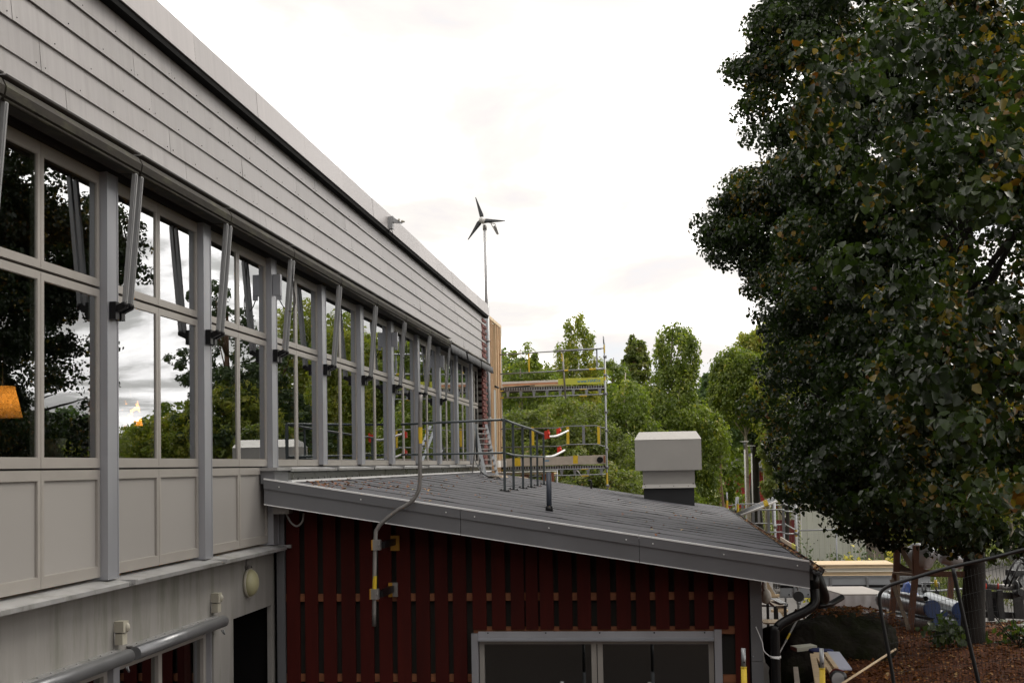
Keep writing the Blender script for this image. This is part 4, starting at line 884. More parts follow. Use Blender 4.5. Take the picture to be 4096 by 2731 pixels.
# boards lying on the upper deck
for i, (xa, xb, ya, z0, h_, m_, lb) in enumerate(((-4.5, -2.6, 34.35, 6.14, .05, pineh, 'lower new board lying on the upper scaffold deck'), (-4.5, -2.72, 34.42, 6.19, .05, pineh, 'reddish board lying in the middle of the stack on the upper scaffold deck'), (-4.5, -2.65, 34.42, 6.245, .06, whitem, 'white primed board on top of the stack on the upper scaffold deck'), (-2.75, -1.75, 34.55, 6.30, .05, whitem, 'short white board showing above the yellow toe board'))):
    q = MB(); q.hexa([(xa, ya, z0), (xb, ya, z0+.03), (xb, ya+.2, z0+.03), (xa, ya+.2, z0), (xa, ya, z0+h_), (xb, ya, z0+h_+.03), (xb, ya+.2, z0+h_+.03), (xa, ya+.2, z0+h_)]); tag(q.build('plank', m_ if i != 1 else mat('reddish_wood', (.45, .22, .13), .7), None, ((xa+xb)/2, ya, z0)), lb, 'plank', 'boards on the upper scaffold deck')
q = MB(); q.bar((-4.2, 34.1, 6.135), (-3.5, 34.14, 6.155), .09, .02); q.bar((-3.9, 34.12, 6.15), (-3.35, 34.1, 6.17), .09, .02); tag(q.build('slate_offcuts', header_m, None, (-3.9, 34.1, 6.13)), 'dark flat offcuts on the upper scaffold deck next to the stud wall', 'offcuts')
# pallet landing between facade and scaffold
t = thing('pallet', 'wooden pallet platform with a white sheet at the far end of the felt roof', 'pallet', (-3.3, 31.6, 3.65))
PYF = 31.3; zt_ = at(2100, 1882, PYF).z; xr_ = at(2212, 1880, PYF).x; xl_ = -4.1
for z0, z1 in ((zt_-.09, zt_-.05), (zt_-.36, zt_-.33)): part('pallet_board', pineh, (xl_, xr_, PYF, PYF+.1, z0, z1), parent=t)
for xx in (xl_+.1, (xl_+xr_)/2-.1, xr_-.28): part('pallet_block', rawwood if xx > xr_-.6 else brownwood, (xx, xx+.2, PYF+.02, PYF+.14, zt_-.32, zt_-.09), parent=t)
for j in range(5): part('deck_board', pineh, (xl_, xr_, PYF+.12+j*.24, PYF+.32+j*.24, zt_-.09, zt_-.06), parent=t)
q = MB(); q.hexa([(xl_, PYF-.05, zt_-.045), (xr_+.02, PYF-.05, zt_-.03), (xr_, PYF+1.2, zt_-.03), (xl_, PYF+1.2, zt_-.045), (xl_, PYF-.05, zt_-.03), (xr_+.02, PYF-.05, zt_-.01), (xr_, PYF+1.2, zt_-.01), (xl_, PYF+1.2, zt_-.03)]); q.build('white_sheet', whitem, t)
part('pallet_leg', rawwood, (xr_-.06, xr_+.02, PYF-.02, PYF+.05, zt_-.75, zt_-.05), parent=t)
pa, pb = at(2025, 1905, 30.9), at(2108, 1915, 30.6)
q = MB(); q.bar(pa, pb, .10, .06); tag(q.build('timber', pineh, None, pa), 'short new timber lying on the roof edge in front of the pallet', 'timber')

# ================================================================ SCAFFOLD beside the eave
t = thing('eave_scaffold', 'lower scaffold with yellow marked posts and guard panels beyond the leaf filled gutter', 'scaffold', (2.4, 30, 0))
std(2.94, 28, 0, 3.12, par=t, yel=((2.33, 2.48),)); std(1.69, 28, 0, 2.80, par=t, yel=((2.78, 3.06),)); std(1.67, 32, 0, 2.85, par=t, yel=((2.8, 3.02),)); std(3.05, 32, 0, 3.15, par=t)
std(1.69, 28.5, 0, 3.12, par=t); std(1.9, 31.9, 0, 3.1, par=t); std(2.75, 31, 0, 3.0, par=t)
for x_, y_ in ((1.69, 28), (1.67, 32)): q = MB(); q.tube([(x_, y_, 2.8), (x_, y_, 3.22)], .019, 8); q.build('spigot', galv, t)
for yy, xa, xb in ((28, 1.69, 2.94), (32, 1.67, 3.05)):
    for zz_ in (2.92, 2.43): rail([(xa, yy, zz_-.03), (xa+.12, yy, zz_-.03), (xa+.22, yy, zz_), (xb-.32, yy, zz_), (xb-.2, yy, zz_-.04), (xb, yy, zz_-.04)], .016, galv, par=t)
    for xx in ((2.02, 2.35, 2.67) if yy == 28 else (2.05, 2.45, 2.8)): part('guard_panel_slat', galv, (xx-.03, xx+.03, yy-.01, yy+.01, 2.43, 2.92), parent=t)
for zz_ in (2.92, 2.43): rail([(3.0, 28, zz_), (3.05, 32, zz_)], .016, galv, par=t)
for j in range(5): part('deck_plank', brownwood if j else pineh, (1.72+j*.26, 1.96+j*.26, 27.95, 32.05, 1.86, 1.91), parent=t)
rail([(1.69, 28, 1.78), (2.94, 28, 1.78)], .024, galv, 'transom', t)
rail([(3.0, 28, 1.78), (3.05, 32, 1.78)], .024, galv, 'transom', t)
q = MB(); q.hexa([(1.85, 31.95, 1.93), (2.7, 31.95, 1.93), (2.7, 31.98, 1.93), (1.85, 31.98, 1.93), (1.85, 31.95, 2.13), (2.7, 31.95, 2.10), (2.7, 31.98, 2.10), (1.85, 31.98, 2.13)]); q.build('toe_board', yellow, t)
q = MB(); q.box(2.96, 2.985, 28.05, 32, 1.92, 2.09); q.build('toe_board', toep, t)
q = MB(); q.box(2.93, 2.955, 28.1, 29.0, 1.93, 2.12); q.build('toe_board', toey, t)
text('|||||', .12, (2.915, 27.972, 2.05), (R(90), R(-90), 0), white_t, 'print', t, .001) if False else None
part('white_label', whitem, (2.92, 2.955, 27.965, 27.972, 2.12, 2.33), parent=t)
for k in range(4): part('ladder_step', pineh, (1.95+k*.17, 2.0+k*.17+.3, 27.2, 27.3, 1.42-k*.32, 1.47-k*.32), parent=t)
q = MB(); q.bar((2.0, 27.25, 1.75), (2.85, 27.25, .2), .05, .1); q.build('ladder_side', pineh, t)
for i in range(4):
    pa, pb = at(2932+i*6, 2073-i*7, 27.9+i*.03), at(3108-i*4, 2004-i*5, 27.6+i*.03)
    q = MB(); q.tube([pa, pb], .026, 10); o = q.build('tube', galv if i else whitem, None, pa)
    r_ = thing('laid_tube', ['lowest', 'second', 'third', 'uppermost'][i]+' of four pale tubes laid slanting across the eave scaffold rails', 'tube', pa, 'tubes laid slanting on the eave scaffold'); o.parent = r_; o.location = (0, 0, 0)
    m_ = pa+(pb-pa)*.72; m2 = pa+(pb-pa)*.82; q = MB(); q.tube([m_, m2], .0275, 10, cap=False); q.build('yellow_band', yellow, r_)
for i in range(3):
    pts = [at(3080+i*5, 2152+i*6, 30.2), at(3100+i*5, 2150+i*6, 30.2), at(3170, 2196+i*5, 28.15), at(3140, 2203+i*5, 28.15)]
    q = MB(); a, b_, c, d = pts; h_ = Vector((0, 0, -.03)); q.hexa([a+h_, b_+h_, c+h_, d+h_, a, b_, c, d]); tag(q.build('plank', pineh if i == 0 else pine, None, a), ['top', 'middle', 'bottom'][i]+' pale plank of the small pile on the eave scaffold deck', 'plank', 'plank pile on the eave scaffold')

# ================================================================ YARD THINGS
def dz(x, y): return max(gz(x, y), 0)
# boulder
def rock(name, c, r, seed, n=40, m=26):
    q = MB(); vs_ = []; fs = []
    for i in range(m+1):
        ph = math.pi*i/m
        for k in range(n):
            th = 2*math.pi*k/n; d = Vector((math.sin(ph)*math.cos(th), math.sin(ph)*math.sin(th), math.cos(ph)))
            e_ = .82+.34*mnoise.noise(d*1.3+Vector((seed, 0, 0)))+.10*mnoise.noise(d*4+Vector((seed, 3, 0)))+.03*mnoise.noise(d*12)
            pz = (abs(d.x)**2.6+abs(d.y)**2.6+abs(d.z)**2.6)**(-1/2.6)
            vs_.append((c[0]+r[0]*d.x*e_*pz, c[1]+r[1]*d.y*e_*pz, c[2]+r[2]*d.z*e_*pz))
    for i in range(m):
        for k in range(n): fs.append((i*n+k, (i+1)*n+k, (i+1)*n+(k+1) % n, i*n+(k+1) % n))
    q.add(vs_, fs, True); return q.build(name, rock_m, None, c)
tag(rock('boulder', (2.42, 18.3, 1.19), (1.10, .8, .78), 3.3), 'large dark mossy boulder covered with fallen leaves beside the low building', 'boulder')
# fallen leaves on the boulder top
g = np.random.default_rng(15); n = 900; xs = g.uniform(1.9, 3.3, n); ys = g.uniform(17.8, 18.9, n); dg_ = ((xs-2.5)/.95)**2+((ys-18.3)/.8)**2; k_ = dg_ < .9
xs, ys, dg_ = xs[k_], ys[k_], dg_[k_]
tag(leaf_mesh('boulder_leaves', np.stack([xs, ys, 1.19+.69*(1-dg_**1.6*.25)], 1), .05, None, litter, None, 0, 9, flat=True, base=(2.56, 18.3, 1.9)), kind='stuff')
# lime tree standing on the bank
TY = 19.2; tb0 = at(3889, 2550, TY); tb0.z = dz(tb0.x, tb0.y)
def lb(px, py, Y, rx, ry, rz_): p = at(px, py, Y); return ((p.x, p.y, p.z), (rx, ry, rz_))
limes = [lb(3560, 260, 20, 2.15, 2.2, 2.2), lb(4300, 100, 19, 3.0, 3.0, 3.0), lb(3190, 900, 22.6, 1.72, 1.6, 1.05), lb(3400, 1240, 20.5, 1.45, 2.0, 1.35), lb(3230, 330, 20.6, 1.0, 1.1, 1.45), lb(3900, 900, 17.5, 2.7, 3.0, 3.1),
         lb(3420, 1640, 19.5, 1.35, 1.8, 1.1), lb(3900, 1600, 17.5, 2.2, 2.4, 1.5), lb(3350, 1900, 19, .80, 1.0, .62), lb(3620, 1960, 17, 1.15, 1.2, .62), lb(4050, 2000, 16, 1.3, 1.2, .72), lb(3700, 700, 20, 2.2, 2.4, 1.9), ((7.6, 17, 8), (2.6, 3, 3.6)), lb(3310, 1480, 23.4, 1.15, 1.5, 1.6), lb(3340, 1780, 23, 1.1, 1.3, .9), lb(3170, 900, 22, 1.35, 1.2, .95), lb(3280, 1010, 21.8, 1.5, 1.2, 1.3), lb(3220, 400, 21, .9, 1.0, 1.3)]
lime = thing('lime_tree', 'big dark lime tree with glossy leaves and a few yellow ones filling the right side', 'tree', tb0)
q = MB(); top_ = tb0+Vector((.15, .2, 9)); pts = [tb0+(top_-tb0)*k/8+Vector((.05*math.sin(k*1.3), .05*math.cos(k*2), 0))*(k > 0) for k in range(9)]
q.tube([tb0+Vector((0, 0, -.2))]+pts, 0, 18, radii=[.27, .18, .155, .145, .14, .13, .12, .10, .08, .05])
rnd = random.Random(3)
for l_ in limes*3:
    c = Vector(l_[0]); qn = c+Vector([rnd.uniform(-.6, .6)*l_[1][j] for j in range(3)]); f = min(max((qn.z-tb0.z)/12-.10, .2), .9)
    s0 = tb0+(top_-tb0)*f; mid = (s0+qn)/2+Vector((0, 0, .25)); r0 = .10*(1.1-f)
    q.tube(smooth_path([s0, mid, qn], 4), 0, 7, radii=[r0*(1-k/9) for k in range(9)])
q.build('trunk', bark_l, lime)
P, O, tone = clump_points(limes, 1650, 215, .36, 21, .60, 0, .3, .60)
g = np.random.default_rng(77); tone = tone*.93
patch = np.sin(P[:, 0]*2.1+1)*np.sin(P[:, 1]*1.7)*np.sin(P[:, 2]*2.3+.5)      # yellow leaves come in patches
yl_ = (g.uniform(0, 1, len(P)) < np.where(patch > .15, .13, .006)); tone[yl_] = g.uniform(.94, 1, yl_.sum())
leaf_mesh('crown', P, .058, lime, lime_leaf, O*.9, .75, 5, rich=True, wide=.95, tone=tone)
near = [lb(3720, 350, 12.2, 1.25, 1.6, 1.1), lb(4050, 250, 10.2, 1.2, 1.6, 1.6), lb(3950, 1000, 10.5, 1.1, 1.5, 1.1), lb(3780, 1500, 12, 1.0, 1.4, .9), lb(4150, 1650, 10, 1.1, 1.5, .9), lb(3640, 1700, 12.6, .8, 1.0, .7), lb(3930, 2050, 12.5, .75, .9, .35), lb(3600, 1990, 13, .42, .6, .28)]
P, O, tone = clump_points(near, 190, 115, .26, 22, .6, 0, .3, .3); tone = tone*.93; patch = np.sin(P[:, 0]*2.3+1)*np.sin(P[:, 1]*1.9)*np.sin(P[:, 2]*2.6+.5)
yl_ = (g.uniform(0, 1, len(P)) < np.where(patch > .1, .26, .01)); tone[yl_] = g.uniform(.94, 1, yl_.sum())
leaf_mesh('low_branches_foliage', P, .066, lime, lime_leaf, O*.9, .75, 6, rich=True, wide=.95, tone=tone)
# shoots at the foot of the lime
for i, (dx_, rr_, lb_) in enumerate(((-.42, .30, 'green leafy shoots growing left of the lime trunk foot'), (.6, .5, 'green leafy shoots growing right of the lime trunk foot'))):
    c_ = tb0+Vector((dx_, -.22, 0)); c_.z = dz(c_.x, c_.y); t = thing('basal_shrub', lb_, 'shrub', c_, 'shoots at the foot of the lime')
    P, O = lobe_points([((c_.x, c_.y, c_.z+.18), (rr_, .3, .2))], 26, 8, .07, 21+i, .2)
    leaf_mesh('leaves', P, .10, t, herb, O+np.array([0, 0, .8]), .3, 7+i, rich=True)
    q = MB()
    for k in range(6): q.tube([c_, c_+Vector((random.uniform(-rr_, rr_)*.8, random.uniform(-.2, .2), random.uniform(.25, .5)))], .008, 4)
    q.build('stems', bark_l, t)

# near mesh fence: tilted panel on tubes
t = thing('mesh_fence', 'leaning dark tube framed mesh fence panel in front of the boulder', 'fence', (1.6, 8, 2))
def fp(px, py, Y=8.0): return at(px, py, Y)
fdark = mat('near_fence_dark_steel', (.012, .013, .014), .45, .3, amt=.2)
fr = [fp(3590, 2900), fp(3575, 2731), fp(3545, 2560), fp(3520, 2420), fp(3522, 2370), fp(3560, 2340), fp(3640, 2315), fp(3800, 2268), fp(3960, 2232), fp(4120, 2190), fp(4400, 2110)]
q = MB(); q.tube(smooth_path(fr, 4), .0115, 12); q.build('frame', fdark, t)
q = MB(); q.tube(smooth_path([fp(3812, 2270, 7.99), fp(3835, 2380, 7.99), fp(3875, 2560, 7.99), fp(3915, 2731, 7.99), fp(3950, 2900, 7.99)], 3), .0125, 12); q.build('frame_leg', fdark, t)
q = MB()
A_, B_ = fp(3535, 2375), fp(4390, 2125); A2, B2 = fp(3600, 2900), fp(4480, 2900)
for k in range(62):
    f = k/61; q.tube([A_+(B_-A_)*f, A2+(B2-A2)*f], .0013, 3, cap=False)
for k in range(9):
    f = (k+.4)/9.; q.tube([A_+(A2-A_)*f, B_+(B2-B_)*f], .0013, 3, cap=False)
tag(q.build('wire_mesh', fdark, t), kind='stuff')

# spiral ducts with blue caps
def duct(name, label, pa, pb, r, cap, grp='spiral ducts stacked behind the bank'):
    t_ = thing(name, label, 'duct', pb, grp); pa, pb = Vector(pa), Vector(pb); n_ = int((pb-pa).length/.055); q = MB(); pts = []; rad = []
    for k in range(n_+1): pts.append(pa+(pb-pa)*k/n_); rad.append(r*(1+.018*(k % 2)))
    q.tube(pts, 0, 20, radii=rad); q.build('duct_shell', ductw, t_); d = (pb-pa).normalized()
    if cap: q = MB(); q.tube([pb-d*.03, pb+d*.012], r*1.06, 22); q.tube([pb+d*.012, pb+d*.016], r*.9, 22); q.build('end_cap', bluepl, t_)
    else: q = MB(); q.tube([pb+d*.001, pb+d*.003], r*.9, 16); q.build('open_end', dark_m, t_)
DY = 20.3
duct('duct', 'thick spiral duct with round blue cap lying on top of the lower duct', at(3530, 2398, DY+1.5), at(3729, 2434, DY), .132, True)
duct('duct', 'thick spiral duct with blue cap lowest in the pile on the leaves', at(3530, 2468, DY+1.5), at(3757, 2496, DY+.05), .124, True)
duct('duct', 'thin spiral duct with open dark end on top of the pile', at(3560, 2368, DY+1.3), at(3703, 2393, DY-.02), .044, False)
duct('duct', 'thick spiral duct with blue cap partly hidden by the tree trunk', at(3715, 2395, DY+1.5), at(3842, 2440, DY+.2), .125, True)
duct('duct', 'lower duct with blue cap behind the leafy shoots left of the trunk', at(3690, 2460, DY+1.6), at(3848, 2500, DY+.3), .12, True)
duct('duct', 'small blue capped duct between the large blue caps', at(3700, 2440, DY+1.2), at(3779, 2452, DY+.15), .045, True)
# brown rack with wrapped bale
t = thing('timber_rack', 'stained brown timber rack with plywood cheeks holding a foil wrapped bale', 'rack', at(3650, 2500, 19.3))
def post_(px0, py0, px1, py1, Y, m_=brownwood, w_=.085, nm='rack_post', th=.085): q = MB(); q.bar(at(px0, py0, Y), at(px1, py1, Y), w_, th, (0, 1, 0)); q.build(nm, m_, t)
post_(3565, 2490, 3582, 2290, 20.0); post_(3640, 2520, 3662, 2290, 19.2); post_(3800, 2392, 3806, 2290, 21.5)
post_(3660, 2290, 3664, 2180, 19.2); post_(3585, 2290, 3588, 2175, 20.0)
post_(3570, 2290, 3665, 2296, 19.4, oldwood, .03, 'cross_batten', .05); post_(3590, 2172, 3650, 2272, 19.35, oldwood, .07, 'brace_batten', .03)
post_(3566, 2315, 3636, 2516, 19.15, oldwood, .06, 'brace_batten', .03); post_(3592, 2295, 3596, 2378, 19.9, oldwood, .04, 'brace_batten', .03)
q = MB(); yy = 19.15
prof = [(3656, 2235), (3664, 2235), (3676, 2262), (3700, 2276), (3780, 2284), (3870, 2284), (3870, 2308), (3780, 2306), (3656, 2292)]
P = [at(a, c, yy) for a, c in prof]+[at(a, c, yy)+Vector((0, .03, 0)) for a, c in prof]; n_ = len(prof)
q.add(P, [tuple(range(n_))[::-1], tuple(range(n_, 2*n_))]+[(k, (k+1) % n_, n_+(k+1) % n_, n_+k) for k in range(n_)]); q.build('cheek_board', brownwood, t)
prof = [(3580, 2220), (3590, 2220), (3600, 2250), (3625, 2268), (3660, 2276), (3660, 2296), (3580, 2290)]
P = [at(a, c, 20.1) for a, c in prof]+[at(a, c, 20.1)+Vector((0, .03, 0)) for a, c in prof]; n_ = len(prof)
q = MB(); q.add(P, [tuple(range(n_))[::-1], tuple(range(n_, 2*n_))]+[(k, (k+1) % n_, n_+(k+1) % n_, n_+k) for k in range(n_)]); q.build('cheek_board', mat('grey_plywood', (.12, .11, .10), .7), t)
q = MB(); q.bar(at(3600, 2292, 20), at(3860, 2300, 19.4), .06, .06); q.bar(at(3600, 2292, 20.6), at(3860, 2300, 20.2), .06, .06); q.build('bearer', brownwood, t)
c0 = at(3625, 2222, 20.1); c1 = at(3735, 2225, 19.8); q = MB(); n_ = 12; pts = []; rad = []
for k in range(9):
    f = k/8; pts.append(c0+(c1-c0)*f+Vector((0, 0, .015*math.sin(k*2.1)))); rad.append((.06, .15, .19, .2, .195, .2, .19, .17, .11)[k])
q.tube(pts, 0, 16, radii=rad); tag(q.build('foil_bale', foil, None, c0), 'shiny silver wrapped bale lying on the brown rack', 'wrapped bale')
c0 = at(3760, 2230, 19.9); q = MB(); q.tube([c0, c0+Vector((.14, .05, 0)), c0+Vector((.32, .1, -.03)), c0+Vector((.45, .1, -.05))], 0, 14, radii=[.07, .15, .16, .08]); tag(q.build('foil_bale', foil, None, c0), 'second silver bale on the rack half hidden by lime leaves', 'wrapped bale')
# blue tarpaulin heap
q = MB(); P = []; nx, ny = 22, 8; ca = at(3600, 2385, 22.3); cb_ = at(3708, 2392, 22.0)
for j in range(ny+1):
    for i in range(nx+1):
        f = i/nx; p = ca+(cb_-ca)*f+Vector((0, (j/ny-.5)*.5, 0)); hh = .26*math.sin(math.pi*min(f*1.35, 1)**.8)*math.sin(math.pi*j/ny)+.02*math.sin(i*2.3+j)
        P.append(p+Vector((0, 0, max(hh, -.02))))
q.add(P, [(j*(nx+1)+i, j*(nx+1)+i+1, (j+1)*(nx+1)+i+1, (j+1)*(nx+1)+i) for j in range(ny) for i in range(nx)], True); tag(q.build('tarpaulin', bluetarp, None, ca), 'crumpled blue tarpaulin heap behind the rack posts', 'tarpaulin')
# wrapped pallet of board in front of the trailer
W_ = 22.5; za = at(3370, 2380, W_).z; t = thing('wrapped_stack', 'low square stack of insulation wrapped in white plastic behind the boulder', 'wrapped stack', at(3400, 2450, W_))
A1, A2_, A3, A4 = at(3372, 2382, W_), at(3560, 2374, W_), at(3450, 2336, 23.9), at(3262, 2350, 23.9)
A3.z = A4.z = A2_.z = A1.z = za; lift = Vector((0, 0, .02)); lo_ = Vector((0, 0, -.55))
q = MB(); q.hexa([A1, A2_, A3, A4, A1+lift, A2_+lift, A3+lift, A4+lift]); q.build('cover_board', mat('grey_cover_board', (.46, .43, .40), .7, amt=.06), t)
q = MB(); A_s = [A1, A2_, A3, A4]; P = []; nn = 14
for s_ in range(4):
    a, c = A_s[s_], A_s[(s_+1) % 4]
    for k in range(nn):
        p = a+(c-a)*k/nn; P.append(p); 
for s_ in range(len(P)): pass
m_ = len(P); cen = (A1+A3)/2
P2 = [p+(p-cen).normalized()*(.03+.03*math.sin(i*2.1))+Vector((0, 0, -.28)) for i, p in enumerate(P)]; P3_ = [p+(p-cen).normalized()*(.06+.05*math.sin(i*1.3))+Vector((0, 0, -.75)) for i, p in enumerate(P)]
q.add(P+P2+P3_, [(k, (k+1) % m_, m_+(k+1) % m_, m_+k) for k in range(m_)]+[(m_+k, m_+(k+1) % m_, 2*m_+(k+1) % m_, 2*m_+k) for k in range(m_)], True); q.build('plastic_wrap', sheetw, t)
# trailer with profiled boards
T0 = 29.5; t = thing('trailer', 'long grey box trailer loaded with pale boards and marked ENTEX on a black stripe', 'trailer', (5, 30, 0))
xa, xb = at(3120, 2330, T0).x, at(3722, 2330, T0).x; zt1 = at(3400, 2305, T0).z; zs1 = at(3400, 2338, T0).z; zs0 = at(3400, 2349, T0).z; zb1 = at(3400, 2385, T0).z
q = MB(); q.box(xa, xb, T0, T0+.03, zb1, zt1); q.build('side_panel', mat('trailer_grey', (.33, .35, .37), .4, .3, amt=.06), t)
q = MB(); q.box(xa, xb, T0-.006, T0-.001, zs0, zs1); sp = q.build('black_stripe', blackpl, t)
q = MB(); q.box(xa, xb, T0-.02, T0, zt1-.02, zt1+.015); q.box(xa, xb, T0-.02, T0, zb1-.02, zb1+.02); q.build('edge_rail', galv, t)
x = xa+.3; k = 0
while x < xb: q = MB(); q.box(x, x+.05, T0-.03, T0-.007, zb1+.02, zt1-.02); q.build('stake_post', galv, t); x += .82
text('ENTEX', .075, (at(3282, 2345, T0).x, T0-.0085, zs0+.004), (R(90), 0, 0), white_t, 'print', sp, .001, .001)
q = MB()
for k in range(9): q.ball((xa+.2+k*.43, T0-.01, zb1+.055), .018, 6, 4)
q.build('side_lamp_dots', dark_m, t)
q = MB(); q.box(xa, xb, T0+.03, T0+1.9, zb1-.02, zb1+.04); q.box(xa, xb, T0+1.87, T0+1.9, zb1, zt1); q.build('trailer_bed', galvd, t)
for xx in (at(3490, 2400, T0).x, at(3440, 2400, T0).x-.35):
    q = MB(); q.tube([(xx, T0-.02, .33), (xx, T0+.2, .33)], .33, 24); wl = q.build('wheel', rubber, t); q = MB(); q.tube([(xx, T0-.03, .33), (xx, T0-.0205, .33)], .17, 16); q.build('rim', galv, wl)
    q = MB()
    for a in range(13):
        a0, a1 = math.pi*a/13, math.pi*(a+1)/13; q.bar((xx+.40*math.cos(a0), T0+.1, .36+.40*math.sin(a0)), (xx+.40*math.cos(a1), T0+.1, .36+.40*math.sin(a1)), .26, .012, (0, 1, 0) if False else (0, 0, 1))
    q.build('mudguard', darkmach, t)
q = MB(); q.box(xb-.10, xb+.05, T0+.02, T0+.3, zb1-.14, zb1-.05); q.build('bumper', darkmach, t); q = MB(); q.box(xb-.06, xb+.0, T0-.02, T0+.0, zb1-.06, zb1-.0); q.build('tail_light', redpl, t)
z0_ = zt1+.02
for j in range(3):
    for i in range(4):
        q = MB(); ys0 = T0+.05+i*.3; zz0 = z0_+j*.085
        q.ext([(ys0, zz0), (ys0+.02, zz0+.02), (ys0+.01, zz0+.06), (ys0, zz0+.078), (ys0+.28, zz0+.078), (ys0+.28, zz0)], xa-.1, xb-.75, 'x')
        o = q.build('profiled_board', pineh if (j != 1) else mat('primed_board', (.60, .56, .47), .6, amt=.06), None, (4.5, ys0, zz0)); tag(o, ['lowest', 'middle', 'top'][j]+' layer of pale profiled boards on the trailer, '+['front row', 'second row', 'third row', 'back row'][i], 'board', 'pale boards loaded on the trailer')
# utility trolley, wheel, saw bench, sack seen under the eave
t = thing('work_table', 'low trestle table with grey strips on it seen under the eave', 'work table', at(3100, 2480, 23))
a, b_, c, d = at(3070, 2400, 24.5), at(3105, 2398, 24.5), at(3140, 2420, 22.6), at(3100, 2422, 22.6); h_ = Vector((0, 0, -.05)); q = MB(); q.hexa([a+h_, b_+h_, c+h_, d+h_, a, b_, c, d]); q.build('table_top', oldwood, t)
for p in (a, c, d, b_): q = MB(); q.bar(p, (p.x, p.y, .3), .05, .05); q.build('leg', darkmach, t)
for k in range(3): q = MB(); q.bar(at(3088+k*6, 2392, 24.2), at(3128+k*6, 2412, 22.8), .07, .012); q.build('metal_strip', galv, t)
q = MB(); p = at(3195, 2385, 26); q.tube([p, p+Vector((0, .12, 0))], .105, 20); tag(q.build('spare_wheel', rubber, None, p), 'small black wheel standing on the paving seen below the gutter', 'wheel')
p = at(3062, 2360, 22); q = MB(); q.ball(p+Vector((0, 0, -.1)), (.10, .09, .13), 12, 8); q.ball(p+Vector((-.02, 0, .06)), (.05, .05, .13), 10, 6); tag(q.build('sack', sandy, None, p), 'bulging white sack hanging beside the corner of the red wall', 'sack')
for k in range(2):
    q = MB(); q.tube([at(3045, 2405+k*16, 25), at(3110, 2407+k*16, 25)], .02, 8); tag(q.build('ground_tube', galv, None, at(3045, 2405, 25)), ['upper', 'lower'][k]+' grey tube lying level behind the corner trim', 'tube', 'grey tubes behind the corner trim')
t = thing('pallet', 'wooden pallet on the paving seen between wall corner and downpipe', 'pallet', at(3075, 2490, 21))
for k in range(5): q = MB(); q.bar(at(3056+k*11, 2478, 21.5), at(3066+k*11, 2492, 20.5), .09, .02); q.build('pallet_slat', pineh, t)
q = MB(); p = at(3154, 2498, 20.5); q.bar(p+Vector((.03, 0, .08)), p+Vector((-.03, 0, -.1)), .05, .02); tag(q.build('hi_vis_strip', hivis, None, p), 'bright green hi vis rag at the left edge of the boulder', 'rag')
for k, (px, py) in enumerate(((3100, 2545), (3122, 2542), (3115, 2565))):
    p = at(px, py, 19); q = MB(); q.hexa([p+Vector(v) for v in ((-.05, 0, -.02), (.05, 0, -.02), (.04, .04, -.02), (-.04, .04, -.02), (-.04, 0, .02), (.04, 0, .03), (.03, .04, .02), (-.05, .04, .03))]); tag(q.build('litter_scrap', redpl if k < 2 else whitem, None, p), ['left red scrap of plastic', 'right red scrap of plastic', 'white scrap of plastic'][k]+' on the ground behind the downpipe', 'litter', 'scraps on the ground behind the downpipe')
# pole leaning on the boulder
pa, pb = at(3101, 2640, 17.0), at(3198, 2460, 18.0)
t = thing('leaning_pole', 'thin steel pole with yellow band leaning against the boulder', 'pole', pa)
q = MB(); q.tube([pa, pb], .014, 8); q.build('pole', galvd, t); q = MB(); q.tube([pa+(pb-pa)*.45, pa+(pb-pa)*.58], .015, 8, cap=False); q.build('yellow_band', yellow, t)
# foam block, cut boards, sheet, saw
FY = 16.4
p1, p2, p3, p4 = at(3162, 2580, FY), at(3188, 2590, FY-.3), at(3268, 2580, FY-.3), at(3242, 2572, FY+.2)
q = MB(); h_ = Vector((0, 0, -.05)); q.hexa([p1+h_, p2+h_, p3+h_, p4+h_, p1, p2, p3, p4]); tag(q.build('foam_block', foam, None, p1), 'white foam block lying on the bank in front of the boulder', 'foam block')
def board(name, label, pts, th, m_, Y=None, grp=None):
    P = [at(*p_) for p_ in pts]; h_ = Vector((0, 0, -th)); q = MB(); q.hexa([a+h_ for a in P]+P); o = q.build(name, m_, None, P[0]); return tag(o, label, 'board', grp)
board('sheet_board', 'pale blue white sheet lying on the bank right of the cut boards', [(3308, 2603, 15.8), (3358, 2605, 15.9), (3408, 2672, 14.9), (3355, 2672, 14.8)], .02, paleblue)
board('plank', 'long pale plank sticking towards the camera beside the yellow sleeve', [(3240, 2612, 15.6), (3262, 2612, 15.6), (3292, 2740, 13.6), (3262, 2745, 13.5)], .03, pineh)
board('plank', 'short upright looking pale plank at the bottom right of the downpipe', [(3173, 2665, 14.8), (3192, 2665, 14.8), (3202, 2745, 13.8), (3180, 2745, 13.8)], .03, toep)
t = thing('slatted_frame', 'pale wooden frame with cross slats lying on the bank', 'wooden frame', at(3300, 2640, 15.2))
def fb(a, c, w_=.05): q = MB(); q.bar(at(*a), at(*c), w_, .03); q.build('frame_board' if w_ > .04 else 'slat', pineh, t)
fb((3262, 2612, 15.7), (3300, 2672, 14.7)); fb((3302, 2612, 15.7), (3345, 2672, 14.7)); fb((3276, 2612, 15.7), (3325, 2690, 14.5))
for k in range(5): fb((3262+k*9, 2618+k*13, 15.6-k*.2), (3306+k*9, 2618+k*13, 15.6-k*.2), .025)
p = at(3265, 2600, 16.0); q = MB(); q.ball(p, (.10, .08, .035), 10, 6); q.ball(p+Vector((.12, -.05, 0)), (.09, .06, .03), 10, 6); tag(q.build('work_gloves', mat('dark_blue_cloth', (.02, .03, .10), .8, amt=.4), None, p), 'dark blue and black cloth bundle on the cut boards', 'cloth')
